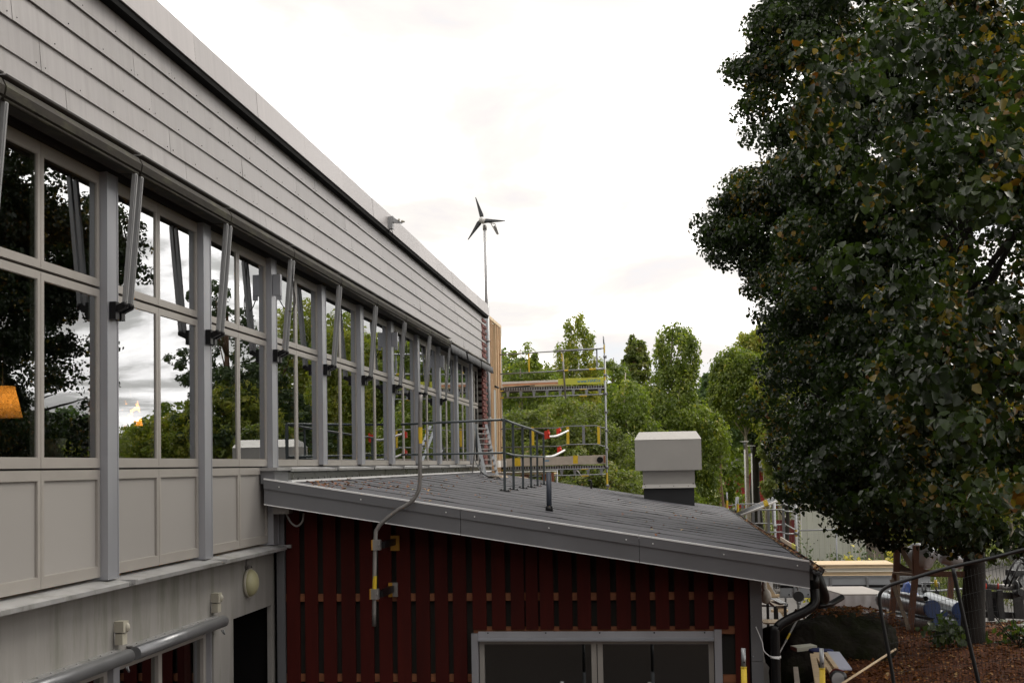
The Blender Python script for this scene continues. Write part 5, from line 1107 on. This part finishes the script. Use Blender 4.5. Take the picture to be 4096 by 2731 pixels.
t = thing('cut_saw', 'dark round power saw with a grey disc lying at the bottom edge of the photo', 'power saw', at(3350, 2700, 14.3))
p = at(3352, 2705, 14.4); q = MB(); q.ball(p, (.10, .08, .07), 14, 8); q.build('motor', darkmach, t); q = MB(); q.tube([p+Vector((-.02, -.1, -.01)), p+Vector((-.015, -.115, -.01))], .075, 20); q.build('disc', arm_m, t); q = MB(); q.tube(smooth_path([p+Vector((-.09, 0, .03)), p+Vector((-.03, 0, .085)), p+Vector((.06, 0, .06))]), .008, 8); q.build('handle', redpl if False else mat('dull_red_plastic', (.12, .01, .01), .5), t)
q = MB(); q.tube([at(3360, 2738, 13.9), at(3582, 2595, 16.2)], .014, 8); tag(q.build('wooden_stick', pineh, None, at(3360, 2738, 13.9)), 'long thin wooden stick lying slanting across the brown leaves', 'stick')
# loader attachment on the right
LY = 22.3; t = thing('loader_forks', 'dark grey pallet fork carriage of a loader with two red pins right of the trunk', 'machine attachment', at(4000, 2500, LY))
def mbar(nm, a, c, w_, th, m_=darkmach, up=(0, 1, 0)): q = MB(); q.bar(at(*a), at(*c), w_, th, up); q.build(nm, m_, t)
mbar('fork_upright', (3952, 2355, LY), (3965, 2482, LY), .09, .07); mbar('fork_upright', (3998, 2358, LY), (4008, 2482, LY), .09, .07); mbar('fork_upright', (4070, 2358, LY), (4078, 2470, LY), .16, .07)
mbar('top_beam', (3925, 2375, LY+.1), (4130, 2385, LY+.1), .11, .08); mbar('bottom_beam', (3930, 2455, LY+.15), (4130, 2462, LY+.15), .11, .08)
q = MB(); q.tube([at(3938, 2343, LY+.2), at(4070, 2350, LY+.2)], .055, 14); q.build('roller', galvd, t)
for px in (3944, 3992): q = MB(); q.tube([at(px, 2354, LY), at(px, 2332, LY)], .014, 8); q.build('red_pin', redpl, t)
for px, py, r_ in ((3940, 2342, .12), (4062, 2352, .14)): p = at(px, py, LY+.18); q = MB(); q.tube([p, p+Vector((.03, 0, 0))], r_, 16); q.build('side_plate', darkmach, t)
q = MB(); p = at(3975, 2420, LY+.3); q.tube([p, p+Vector((0, .1, 0))], .14, 20); q.build('wheel', rubber, t)
mbar('lift_arm', (4030, 2330, LY+.3), (4100, 2230, LY+1.4), .14, .12); mbar('lift_arm', (4075, 2340, LY+.2), (4140, 2250, LY+1.2), .11, .1); mbar('lift_arm', (4040, 2290, LY+.5), (4120, 2290, LY+.8), .10, .2)
q = MB(); q.tube(smooth_path([at(4020, 2345, LY), at(4040, 2280, LY), at(4075, 2230, LY+.2), at(4110, 2260, LY+.2)]), .018, 8); q.tube(smooth_path([at(4035, 2345, LY), at(4060, 2295, LY), at(4085, 2250, LY+.2), at(4115, 2280, LY+.2)]), .018, 8); q.build('hydraulic_hose', blackpl, t)
q = MB(); q.tube([at(4060, 2375, LY-.1), at(4085, 2368, LY-.3)], .06, 14); q.build('open_tube_end', blackpl, t)
q = MB(); q.tube([at(4062, 2500, 21), at(4120, 2502, 21)], .022, 10); tag(q.build('ground_pipe', lip_m, None, at(4062, 2500, 21)), 'bright silver pipe lying on gravel at the right edge of the photo', 'pipe')
# yellow grey barrier trolley behind the rack
t = thing('pipe_trolley', 'white tubular hand trolley with yellow bands behind the brown rack', 'trolley', at(3720, 2400, 26))
for a, c in (((3685, 2330, 26), (3755, 2330, 26)), ((3685, 2362, 26), (3755, 2362, 26)), ((3688, 2328, 26), (3690, 2366, 26)), ((3754, 2328, 26), (3756, 2352, 26)), ((3740, 2308, 26), (3746, 2368, 26)), ((3700, 2330, 26), (3704, 2368, 26))):
    q = MB(); q.tube([at(*a), at(*c)], .018, 8); q.build('frame_tube', galv, t)
q = MB(); q.tube([at(3742, 2318, 25.97), at(3745, 2345, 25.97)], .027, 8); q.build('yellow_band', yellow, t)
q = MB(); q.tube([at(3700, 2368, 26), at(3700, 2368, 25.9)], .05, 12); q.tube([at(3748, 2370, 26), at(3748, 2370, 25.9)], .05, 12); q.build('castors', rubber, t)
q = MB(); q.tube([at(3740, 2362, 27), at(3960, 2346, 29)], .022, 8); tag(q.build('steel_pipe', galv, None, at(3740, 2362, 27)), 'long grey pipe on the paving behind the tree trunk', 'pipe')

# far mesh fence with rounded corner
t = thing('mesh_fence', 'pale tube framed temporary fence in front of the cream shed', 'fence', (6.5, 36, 0))
fr = [at(3185, 2121, 36.0), at(3300, 2118, 36), at(3440, 2112, 36), at(3560, 2108, 36), at(3585, 2112, 36), at(3598, 2130, 36), at(3600, 2180, 36), at(3602, 2400, 36)]
q = MB(); q.tube(fr, .022, 8); q.build('frame', galv, t); q = MB(); q.tube([at(3345, 2122, 36), at(3352, 2420, 36)], .024, 8); q.build('frame_post', galv, t)
q = MB(); A_, B_ = at(3185, 2123, 36), at(3600, 2112, 36)
for k in range(56): p = A_+(B_-A_)*k/55; q.tube([p, (p.x, p.y, .1)], .0016, 3, cap=False)
for k in range(5): q.tube([(A_.x, 36, 1.9-k*.4), (B_.x, 36, 1.95-k*.4)], .0016, 3, cap=False)
tag(q.build('wire_mesh', galv, t), kind='stuff')
# cream shed
t = thing('cream_shed', 'cream sheet metal shed behind the flower bed with a corrugated left side', 'shed', (6, 47, 0))
sx0, sx1 = at(3205, 2100, 46).x, at(3462, 2100, 46).x
nsh = 11
for k in range(nsh):
    xa_ = sx0+(sx1-sx0)*k/nsh; q = MB(); q.box(xa_+.004, xa_+(sx1-sx0)/nsh-.004, 46, 46.04, 0, 2.75); q.build('wall_sheet', shedw, t)
q = MB(); P = []; n_ = 44
for k in range(n_+1):
    z = 2.7*k/n_; P += [(sx0-.02-.05*(k % 2), 46.0, z), (sx0-.02-.05*(k % 2), 49, z)]
q.add(P, [(2*k, 2*k+1, 2*k+3, 2*k+2) for k in range(n_)]); q.build('corrugated_side', mat('corrugated_sheet', (.38, .37, .33), .5, .2), t)
q = MB(); q.box(sx0-.02, sx0+.02, 45.97, 46.0, 0, 2.75); q.build('corner_strip', whitem, t); q = MB(); q.box(sx0-.2, sx1+.1, 45.9, 49.1, 2.75, 2.85); q.build('roof', galvd, t)
q = MB()
for k in range(7): q.ball((sx0+.3+(k*.71) % 2, 45.985, .9+(k*.37) % 1.0), .018, 6, 4)
q.build('fixings', dark_m, t)
q = MB(); q.box(sx1+.02, sx1+.65, 46.2, 46.3, 0, 2.6); tag(q.build('brown_screen', shedstripe, None, (sx1, 46, 0)), 'brown wooden screen at the right end of the cream shed', 'screen')
q = MB(); q.box(1.9, 2.9, 40, 44, 0, 1.6); 
t = thing('red_hut', 'dark red hut side glimpsed between the eave scaffold posts', 'hut', at(3120, 2200, 44)); xh0, xh1 = at(3105, 2150, 44).x, at(3180, 2150, 44).x
for k in range(5): q = MB(); q.box(xh0+(xh1-xh0)*k/5+.005, xh0+(xh1-xh0)*(k+1)/5-.005, 44, 44.05, 0, 1.95); q.build('wall_board', mat('hut_red', (.12, .014, .015), .7), t)
# red barn far off
t = thing('red_barn', 'bright red boarded barn with dark roof far behind the scaffold', 'barn', (8.5, 107, 0))
bx0, bx1 = at(2900, 1950, 107).x, at(3180, 1950, 107).x; zt2 = at(3000, 1882, 107).z
for k in range(13): q = MB(); q.box(bx0, bx1, 107-.02*(k % 2)*0, 107.1, zt2*k/13+.01, zt2*(k+1)/13-.02); q.build('wall_board', redbarn, t)
q = MB(); q.box(bx0, bx1, 107.1, 107.2, 0, zt2); q.build('wall_backing', mat('barn_dark', (.10, .012, .012), .8), t)
for px in (2932, 3077): x_ = at(px, 1950, 107).x; q = MB(); q.box(x_-.11, x_+.11, 106.9, 107, 0, zt2+.1); q.build('corner_board', whitem, t)
q = MB(); q.hexa([(bx0-1, 106, zt2), (bx1+1, 106, zt2), (bx1+1, 113, zt2+1.6), (bx0-1, 113, zt2+1.6), (bx0-1, 106, zt2+.25), (bx1+1, 106, zt2+.25), (bx1+1, 113, zt2+1.9), (bx0-1, 113, zt2+1.9)]); q.build('roof', header_m, t)
for i, (px, py, Y) in enumerate(((2977, 1764, 50), (3005, 1781, 54))):
    tp = at(px, py, Y); t = thing('street_lamp', ['taller nearer looking flat topped street lamp left of the pair before the barn', 'lower flat topped street lamp right of the pair before the barn'][i], 'street lamp', (tp.x, Y, 0), 'pair of street lamps by the barn')
    q = MB(); q.tube([(tp.x, Y, 0), (tp.x, Y, tp.z-.32)], .028, 8); q.build('pole', whitem, t); q = MB(); q.tube([(tp.x, Y, tp.z-.32), (tp.x, Y, tp.z-.15), (tp.x, Y, tp.z-.03)], 0, 10, radii=[.03, .05, .075]); q.build('lamp_neck', galv, t); q = MB(); q.tube([(tp.x, Y, tp.z-.03), (tp.x, Y, tp.z)], .17, 16); q.build('lamp_top', whitem, t)
# indoor hanging lamps
for i, (px0, px1, py0, py1, yy, lb_) in enumerate(((-60, 80, 1545, 1670, 8.9, 'warm glowing pleated lamp shade behind the window at the left edge'), (478, 566, 1605, 1703, 12.6, 'warm glowing pleated lamp shade behind the second window bay'), (845, 897, 1642, 1716, 16.6, 'dim glowing lamp shade behind the third window bay'))):
    c = at((px0+px1)/2, (py0+py1)/2, yy); r1 = abs(at(px1, py0, yy).x-at(px0, py0, yy).x)/2; hh = abs(at(px0, py0, yy).z-at(px0, py1, yy).z)
    t = thing('hanging_lamp', lb_, 'lamp', c, 'glowing lamp shades indoors')
    q = MB(); n_ = 48; P = []
    for zz_, rr in ((hh/2, r1*.62), (-hh/2, r1)):
        for k in range(n_): a = 2*math.pi*k/n_; r2 = rr*(1+.03*(k % 2)); P.append((c.x+r2*math.cos(a), c.y+r2*math.sin(a), c.z+zz_))
    q.add(P, [(k, (k+1) % n_, n_+(k+1) % n_, n_+k) for k in range(n_)]); q.build('lamp_shade', shade, t)
    q = MB(); q.tube([(c.x, c.y, c.z+hh/2), (c.x, c.y, 6.46)], .006, 6); q.build('cord', blackpl, t)
    ld = bpy.data.lights.new('bulb', 'POINT'); ld.energy = 2 if i == 0 else 9; ld.color = (1, .55, .2); ld.shadow_soft_size = .04; lo = bpy.data.objects.new('bulb', ld); COL.objects.link(lo); lo.parent = t
for i, (px, py, yy, lb_) in enumerate(((215, 1790, 10.0, 'pale plant pot on the inner sill of the left window'), (490, 1775, 11.8, 'dim plant pot on the inner sill of the second bay'))):
    p = at(px, py, yy); t = thing('plant_pot', lb_, 'plant pot', p, 'plant pots indoors'); q = MB(); q.tube([p+Vector((0, 0, -.10)), p+Vector((0, 0, .08))], 0, 16, radii=[.075, .10]); q.build('pot', ivory, t)
    P, O = lobe_points([((p.x, p.y, p.z+.25), (.22, .22, .25))], 14, 6, .05, 50+i, .2); leaf_mesh('leaves', P, .09, t, herb, O, .1, 3, rich=True)

# building wing behind the camera: what the low panes mirror
t = thing('rear_wing', 'dark boarded building wing behind the viewpoint', 'building', (1, -1.5, 0))
for k in range(25): q = MB(); q.hexa([(-4.3, -.80, k*.27), (11, -.80, k*.27), (11, -.76, k*.27), (-4.3, -.76, k*.27), (-4.3, -.83, k*.27+.26), (11, -.83, k*.27+.26), (11, -.79, k*.27+.26), (-4.3, -.79, k*.27+.26)]); q.build('wall_board', redpaint, t)
q = MB(); q.box(-4.3, 11, -8, -.85, 0, 6.9); q.box(-4.35, 11.3, -8.2, -.4, 6.92, 7.15); q.build('wing_body', header_m, t)

# ================================================================ PLANTS AND TREES
# flower bed before the shed: separate tall herbs
rnd = random.Random(12)
used = set()
for i in range(46):
    px = rnd.uniform(3205, 3590); Y = rnd.uniform(34.2, 41)
    if i < 16: Y = rnd.uniform(37, 41)
    b0 = at(px, 2200, Y); kind = 'yellow' if rnd.random() < .34 else ('bushy' if rnd.random() < .6 else 'dry')
    h = rnd.uniform(.7, 1.45)*(Y/38); b0.z = 0
    lbl = {'yellow': 'tall herb with yellow leaves in the bed before the cream shed', 'bushy': 'bushy dark green herb in the bed before the cream shed', 'dry': 'thin dry brown stalk in the bed before the cream shed'}[kind]
    lbl = ('tall ' if h > 1.2 else 'low ' if h < .95 else 'middling ')+{'yellow': 'yellow leaved herb', 'bushy': 'bushy green herb', 'dry': 'dry brown stalk'}[kind]+' '+('at the left end' if px < 3275 else 'left of the fence post' if px < 3348 else 'right of the fence post' if px < 3420 else 'before the shed end' if px < 3475 else 'before the brown screen' if px < 3530 else 'behind the timber rack')+(', front of the bed' if Y < 36 else ', back of the bed' if Y > 38.5 else ', middle of the bed')
    if lbl in used: continue
    used.add(lbl)
    t = thing('herb_plant', lbl, 'plant', b0, {'yellow': 'yellow leaved herbs in the bed', 'bushy': 'green herbs in the bed', 'dry': 'dry stalks in the bed'}[kind])
    q = MB(); tp = b0+Vector((rnd.uniform(-.15, .15), rnd.uniform(-.1, .1), h)); q.tube([b0, (b0+tp)/2+Vector((.02, 0, 0)), tp], 0, 5, radii=[.014, .010, .006])
    if kind == 'dry':
        for k in range(4): s_ = b0+(tp-b0)*rnd.uniform(.5, .9); q.tube([s_, s_+Vector((rnd.uniform(-.15, .15), 0, .15))], .004, 4)
    q.build('stem', oldwood if kind == 'dry' else bark_b if False else mat('green_stem', (.10, .10, .04), .7), t)
    n_ = {'yellow': 22, 'bushy': 90, 'dry': 6}[kind]; gg = np.random.default_rng(100+i)
    P = np.array(b0)+np.stack([gg.normal(0, .08 if kind != 'bushy' else .15, n_), gg.normal(0, .08, n_), gg.uniform(.3 if kind == 'yellow' else .05, 1, n_)*h], 1)
    leaf_mesh('leaves', P, {'yellow': .15, 'bushy': .09, 'dry': .05}[kind], t, {'yellow': yel_leaf, 'bushy': herb, 'dry': rowan_leaf}[kind], None, .5 if kind == 'yellow' else .1, 200+i, rich=kind == 'yellow')
g = np.random.default_rng(61); n = 9000; xs = g.uniform(4.0, 9.5, n); ys = g.uniform(34, 45, n)
tag(leaf_mesh('bed_greenery', np.stack([xs, ys, g.uniform(0, .45, n)], 1), .16, None, grass_leaf, None, -1.0, 62, wide=.25, base=(6.5, 39, 0)), kind='stuff')
g = np.random.default_rng(63); n = 16000; xs = g.uniform(-3, 22, n); ys = g.uniform(46, 100, n); k_ = (np.abs(xs-(ys-60)*.1-8.5) > 2.2)
tag(leaf_mesh('meadow_grass', np.stack([xs, ys, g.uniform(0, .12, n)], 1)[k_], .35, None, grass_leaf, None, -1.0, 64, wide=.2, base=(6.5, 60, 0)), kind='stuff')
# grassy mound by the road on the right
P, O = lobe_points([((12.2, 33, .2), (2.2, 2.0, .9))], 500, 8, .15, 71, .5)
tag(leaf_mesh('tussock', P, .28, None, grass_leaf, O+np.array([0, 0, .5]), -.6, 72, wide=.2, base=(12.2, 33, 0)), 'grassy tussock by the grey road right of the lime trunk', 'grass tussock')

def L_(px, py, Y, rx, ry, rz_): p = at(px, py, Y); return ((p.x, p.y, p.z), (rx, ry, rz_))
def bs(px, Y): p = at(px, 1900, Y); return (p.x, Y, 0)
# seen directly
tree('birch_tree', 'weeping birch with a thin drooping yellow green top behind the scaffold', bs(2300, 62), 12, [L_(2305, 1340, 62, .7, .6, 1.1), L_(2290, 1450, 62, .95, .8, 1.2), L_(2285, 1540, 62, 1.4, 1.3, 1.3), L_(2280, 1680, 62, 2.0, 2.0, 2.0), L_(2230, 1800, 62, 2.2, 2, 2), L_(2375, 1560, 62, .8, .8, 1.6)], birch_leaf_y, bark_b, 700, 26, .16, .14, 1, 'trees behind the scaffold', .12, droop=.9, hang=1)
tree('birch_tree', 'light airy birch left of the weeping birch, next to the stud wall', bs(2090, 56), 10.5, [L_(2080, 1480, 56, .9, .9, 1.2), L_(2120, 1560, 56, 1.3, 1.2, 1.3), L_(2060, 1700, 56, 1.8, 1.5, 1.8), L_(2180, 1620, 58, 1.3, 1.2, 1.6)], birch_leaf, bark_b, 560, 22, .2, .13, 2, 'trees behind the scaffold', .1, droop=.3)
tree('rowan_tree', 'broad rowan with fine feathery brownish leaves just behind the scaffold rails', bs(2200, 43), 6.6, [L_(2090, 1780, 43, 1.3, 1.2, 1.1), L_(2250, 1740, 43, 1.5, 1.3, 1.2), L_(2380, 1830, 43, 1.3, 1.2, 1.2), L_(2170, 1900, 42, 2.2, 1.4, 1.1), L_(2020, 1850, 44, 1, 1, 1.2)], rowan_leaf, bark_b, 1300, 26, .14, .10, 3, 'trees behind the scaffold', .1, hang=.2)
tree('rowan_tree', 'lower rowan bush filling the gap under the lower scaffold deck', bs(2330, 41), 4.6, [L_(2300, 1950, 41, 1.7, 1.3, .9), L_(2450, 2000, 41, 1.5, 1.2, .9), L_(2130, 1990, 41, 1.4, 1.2, .8)], rowan_leaf, bark_b, 700, 24, .14, .10, 4, 'trees behind the scaffold', .08, hang=.2)
tree('birch_tree', 'tall bright green birch with pale trunk rising above the roof cowl', bs(2700, 50), 10.5, [L_(2705, 1400, 50, .75, .7, 1.15), L_(2690, 1540, 50, 1.0, .9, 1.0), L_(2660, 1660, 50, 1.9, 1.7, 1.2), L_(2755, 1740, 50, 1.5, 1.5, 1.2), L_(2560, 1760, 50, 1.6, 1.6, 1.5), L_(2660, 1900, 50, 2.2, 1.8, 1.5), L_(2755, 1880, 50, .9, 1.3, 1.3)], birch_leaf, bark_b, 1700, 26, .17, .115, 5, 'trees behind the roof cowl', .13, droop=.7, hang=1)
tree('birch_tree', 'dense birch directly left of the cowl with drooping lower branches', bs(2510, 47), 8.2, [L_(2500, 1640, 47, .9, .9, 1.1), L_(2520, 1780, 47, 1.3, 1.2, 1.3), L_(2540, 1920, 47, 1.6, 1.4, 1.3), L_(2600, 2000, 47, 1.8, 1.4, .9)], birch_leaf, bark_b, 900, 26, .17, .115, 6, 'trees behind the roof cowl', .11, droop=.6, hang=1)
tree('spruce_tree', 'narrow pointed conifer top left of the tall birch', bs(2545, 78), 13.4, [L_(2545, 1400, 78, .45, .45, .9), L_(2545, 1460, 78, .8, .7, .9), L_(2545, 1540, 78, 1.2, 1, 1.2), L_(2545, 1680, 78, 1.9, 1.6, 2.2)], rowan_leaf, bark_p, 600, 22, .2, .2, 7, 'distant tree line', .15)
tree('maple_tree', 'rounded green tree between the scaffold mast and the conifer', bs(2460, 70), 11, [L_(2440, 1560, 70, 1.2, 1.2, 1.5), L_(2490, 1650, 70, 1.9, 1.6, 1.6), L_(2440, 1780, 70, 2.4, 2, 2.2)], birch_leaf, bark_p, 900, 22, .2, .18, 8, 'distant tree line', .14)
tree('poplar_tree', 'pale bluish green poplar right of the tall birch', bs(2880, 76), 9.5, [L_(2895, 1560, 76, 1.4, 1.5, 1.3), L_(2985, 1500, 80, 1.5, 1.5, 1.3), L_(2890, 1660, 76, 2.6, 2, 1.9), L_(3010, 1600, 78, 2.0, 2, 1.6)], poplar_leaf, bark_p, 1300, 22, .22, .19, 9, 'distant tree line', .16)
tree('oak_tree', 'dark broad tree rising behind the red barn', bs(2990, 118), 11, [L_(2960, 1640, 118, 4, 3, 4), L_(3090, 1600, 118, 4, 3, 4.5), L_(2990, 1760, 118, 5, 3, 3)], conifer_leaf, bark_l, 1100, 24, .32, .3, 10, 'trees behind the roof cowl', .1)
tree('rowan_tree', 'small rowan with reaching branches before the lamps and the red barn', bs(3145, 38), 5.2, [L_(3085, 1790, 38, .35, .5, .3), L_(3120, 1850, 38, .4, .6, .3), L_(3125, 1950, 38, .55, .6, .35), L_(3130, 1740, 38, .6, .7, .6)], rowan_leaf, bark_l, 420, 22, .12, .10, 11, 'trees behind the roof cowl', .09)
tree('pine_tree', 'tall dark tree trunk with grey bark in the meadow before the barn', bs(3022, 62), 8, [L_(3080, 1700, 62, 1.5, 1.3, 1.0)], conifer_leaf, bark_l, 250, 22, .2, .16, 12, None, .30)
for i, (px, Y, h, rx) in enumerate(((2000, 90, 13, 4), (2130, 95, 12, 4), (2230, 88, 11, 3.5), (2400, 92, 10, 4), (2620, 90, 9.5, 4), (2750, 95, 9.0, 4), (1850, 84, 15, 5), (3160, 125, 13, 4), (3330, 118, 11, 5), (3550, 94, 9.5, 5), (3850, 90, 9, 5), (4200, 86, 9, 6), (4700, 80, 8.5, 6), (5300, 74, 8, 6), (6100, 66, 8, 6))):
    p = bs(px, Y)
    tree('forest_edge_tree', ['deciduous tree of the far forest edge', 'mixed green tree of the far forest edge'][i % 2]+', '+['first', 'second', 'third', 'fourth', 'fifth', 'sixth', 'seventh', 'eighth', 'ninth', 'tenth', 'eleventh', 'twelfth', 'thirteenth', 'fourteenth', 'last'][i]+' from the left', p, h, [((p[0], Y, h*.72), (rx*.55, 2, h*.24)), ((p[0]-rx*.4, Y, h*.42), (rx*.7, 2, h*.34)), ((p[0]+rx*.5, Y, h*.38), (rx*.7, 2, h*.36))], [birch_leaf, poplar_leaf, rowan_leaf][(i+1) % 3], bark_p, 620, 18, .3, .30, 300+i, 'far forest edge', .2)
# seen mirrored in the panes
def pine_(x, y, h, seed, lbl):
    lobes = [((x+random.Random(seed+k).uniform(-1, 1), y+random.Random(seed+k+50).uniform(-1, 1), h*(.45+.5*k/7)), (1.9*(1-.6*k/7), 1.9*(1-.6*k/7), .38)) for k in range(8)]
    tree('pine_tree', lbl, (x, y, 0), h, lobes, conifer_leaf, bark_p, 420, 24, .17, .13, seed, 'pines to the right of the view', .2, lean=(.3, .2))
pine_(8.7, 50, 11.8, 401, 'tall pine with layered branches mirrored in the third window bay'); pine_(10.2, 51.5, 9.8, 402, 'second pine just right of the tall mirrored pine'); pine_(7.3, 52, 9.5, 403, 'shorter pine left of the tall mirrored pine')
tree('birch_tree', 'yellowing birch mirrored in the fourth window bay', (5.9, 56, 0), 11, [((5.9, 56, 9.2), (1.1, 1, 1.3)), ((5.8, 56, 6.8), (1.7, 1.5, 2)), ((6.4, 56, 4.2), (1.8, 1.5, 2.2))], birch_leaf_y, bark_b, 1100, 24, .18, .13, 411, 'birches mirrored in the panes', .12, droop=.9, hang=1)
tree('birch_tree', 'yellow green birch mirrored in the fifth window bay', (3.9, 58, 0), 9.4, [((3.7, 58, 8.1), (1.2, 1.1, 1.1)), ((3.9, 58, 7.2), (1.6, 1.5, .9))], birch_leaf, bark_b, 900, 24, .18, .13, 412, 'birches mirrored in the panes', .12, droop=.9, hang=1)
for k, (x_, y_, h_, zb_) in enumerate(((8.6, 60, 12.6, 3), (7.0, 61, 12.2, 3), (5.2, 63, 11.0, 4.6), (10.6, 60, 9.4, 3), (6.1, 65, 11.4, 4))):
    tree('willow_tree', ['tall yellow green weeping willow mirrored in the fifth window bay', 'weeping willow mirrored in the sixth window bay', 'weeping willow mirrored in the seventh window bay', 'shorter willow at the right end of the mirrored row', 'willow at the back of the mirrored row'][k], (x_, y_, 0), h_, [((x_, y_, h_-1.5), (1.3, 1.1, 1.3)), ((x_+.2, y_, h_-3.5), (1.9, 1.3, 1.9)), ((x_-.2, y_, max(zb_+3, h_-6.5)), (1.9, 1.3, 2.0 if zb_ < 4 else .8))], birch_leaf_y, bark_b, 800, 24, .18, .14, 450+k, 'weeping willows mirrored in the panes', .12, droop=1.6 if zb_ < 4 else .6, hang=1)
tree('hazel_bush', 'broad yellow and green hazel bush mirrored low in the second window bay', (13.0, 49, 0), 5.8, [((12.6, 49, 3.6), (2, 1.6, 2.4)), ((15, 50, 3.2), (2.4, 1.6, 2.2)), ((11, 49, 3.8), (1.7, 1.6, 2.4)), ((18, 50, 2.8), (2.4, 1.8, 2.2))], birch_leaf_y, bark_b, 1500, 22, .16, .13, 421, 'bushes to the right of the view', .08)
tree('hazel_bush', 'yellow green bush mirrored low in the third window bay', (9.2, 49, 0), 5.6, [((9.2, 48.5, 4.6), (1.6, 1.0, 2.6)), ((8.0, 48.5, 5.0), (1.5, 1.0, 2.6)), ((7.0, 49, 4.2), (1.3, 1.0, 2.4)), ((8.3, 48.5, 2), (2, 1, 1.8))], birch_leaf_y, bark_b, 1100, 22, .16, .12, 422, 'bushes to the right of the view', .08)
tree('alder_tree', 'dark round alder mirrored in the first window bays', (15, 40, 0), 6, [((14.5, 40, 3.2), (2.4, 2, 2.2)), ((17.5, 41, 3.2), (2.6, 2, 2.4))], rowan_leaf, bark_p, 1100, 22, .2, .15, 431, 'trees to the right of the view', .14)
tree('alder_tree', 'dark alder farther right of the view than the first', (20, 30, 0), 6, [((20, 30, 3.4), (3, 2.6, 2.8)), ((23, 28, 3), (3, 2.4, 2.8)), ((18, 24, 2.6), (2.2, 2, 1.8))], rowan_leaf, bark_p, 1000, 22, .22, .17, 432, 'trees to the right of the view', .14)
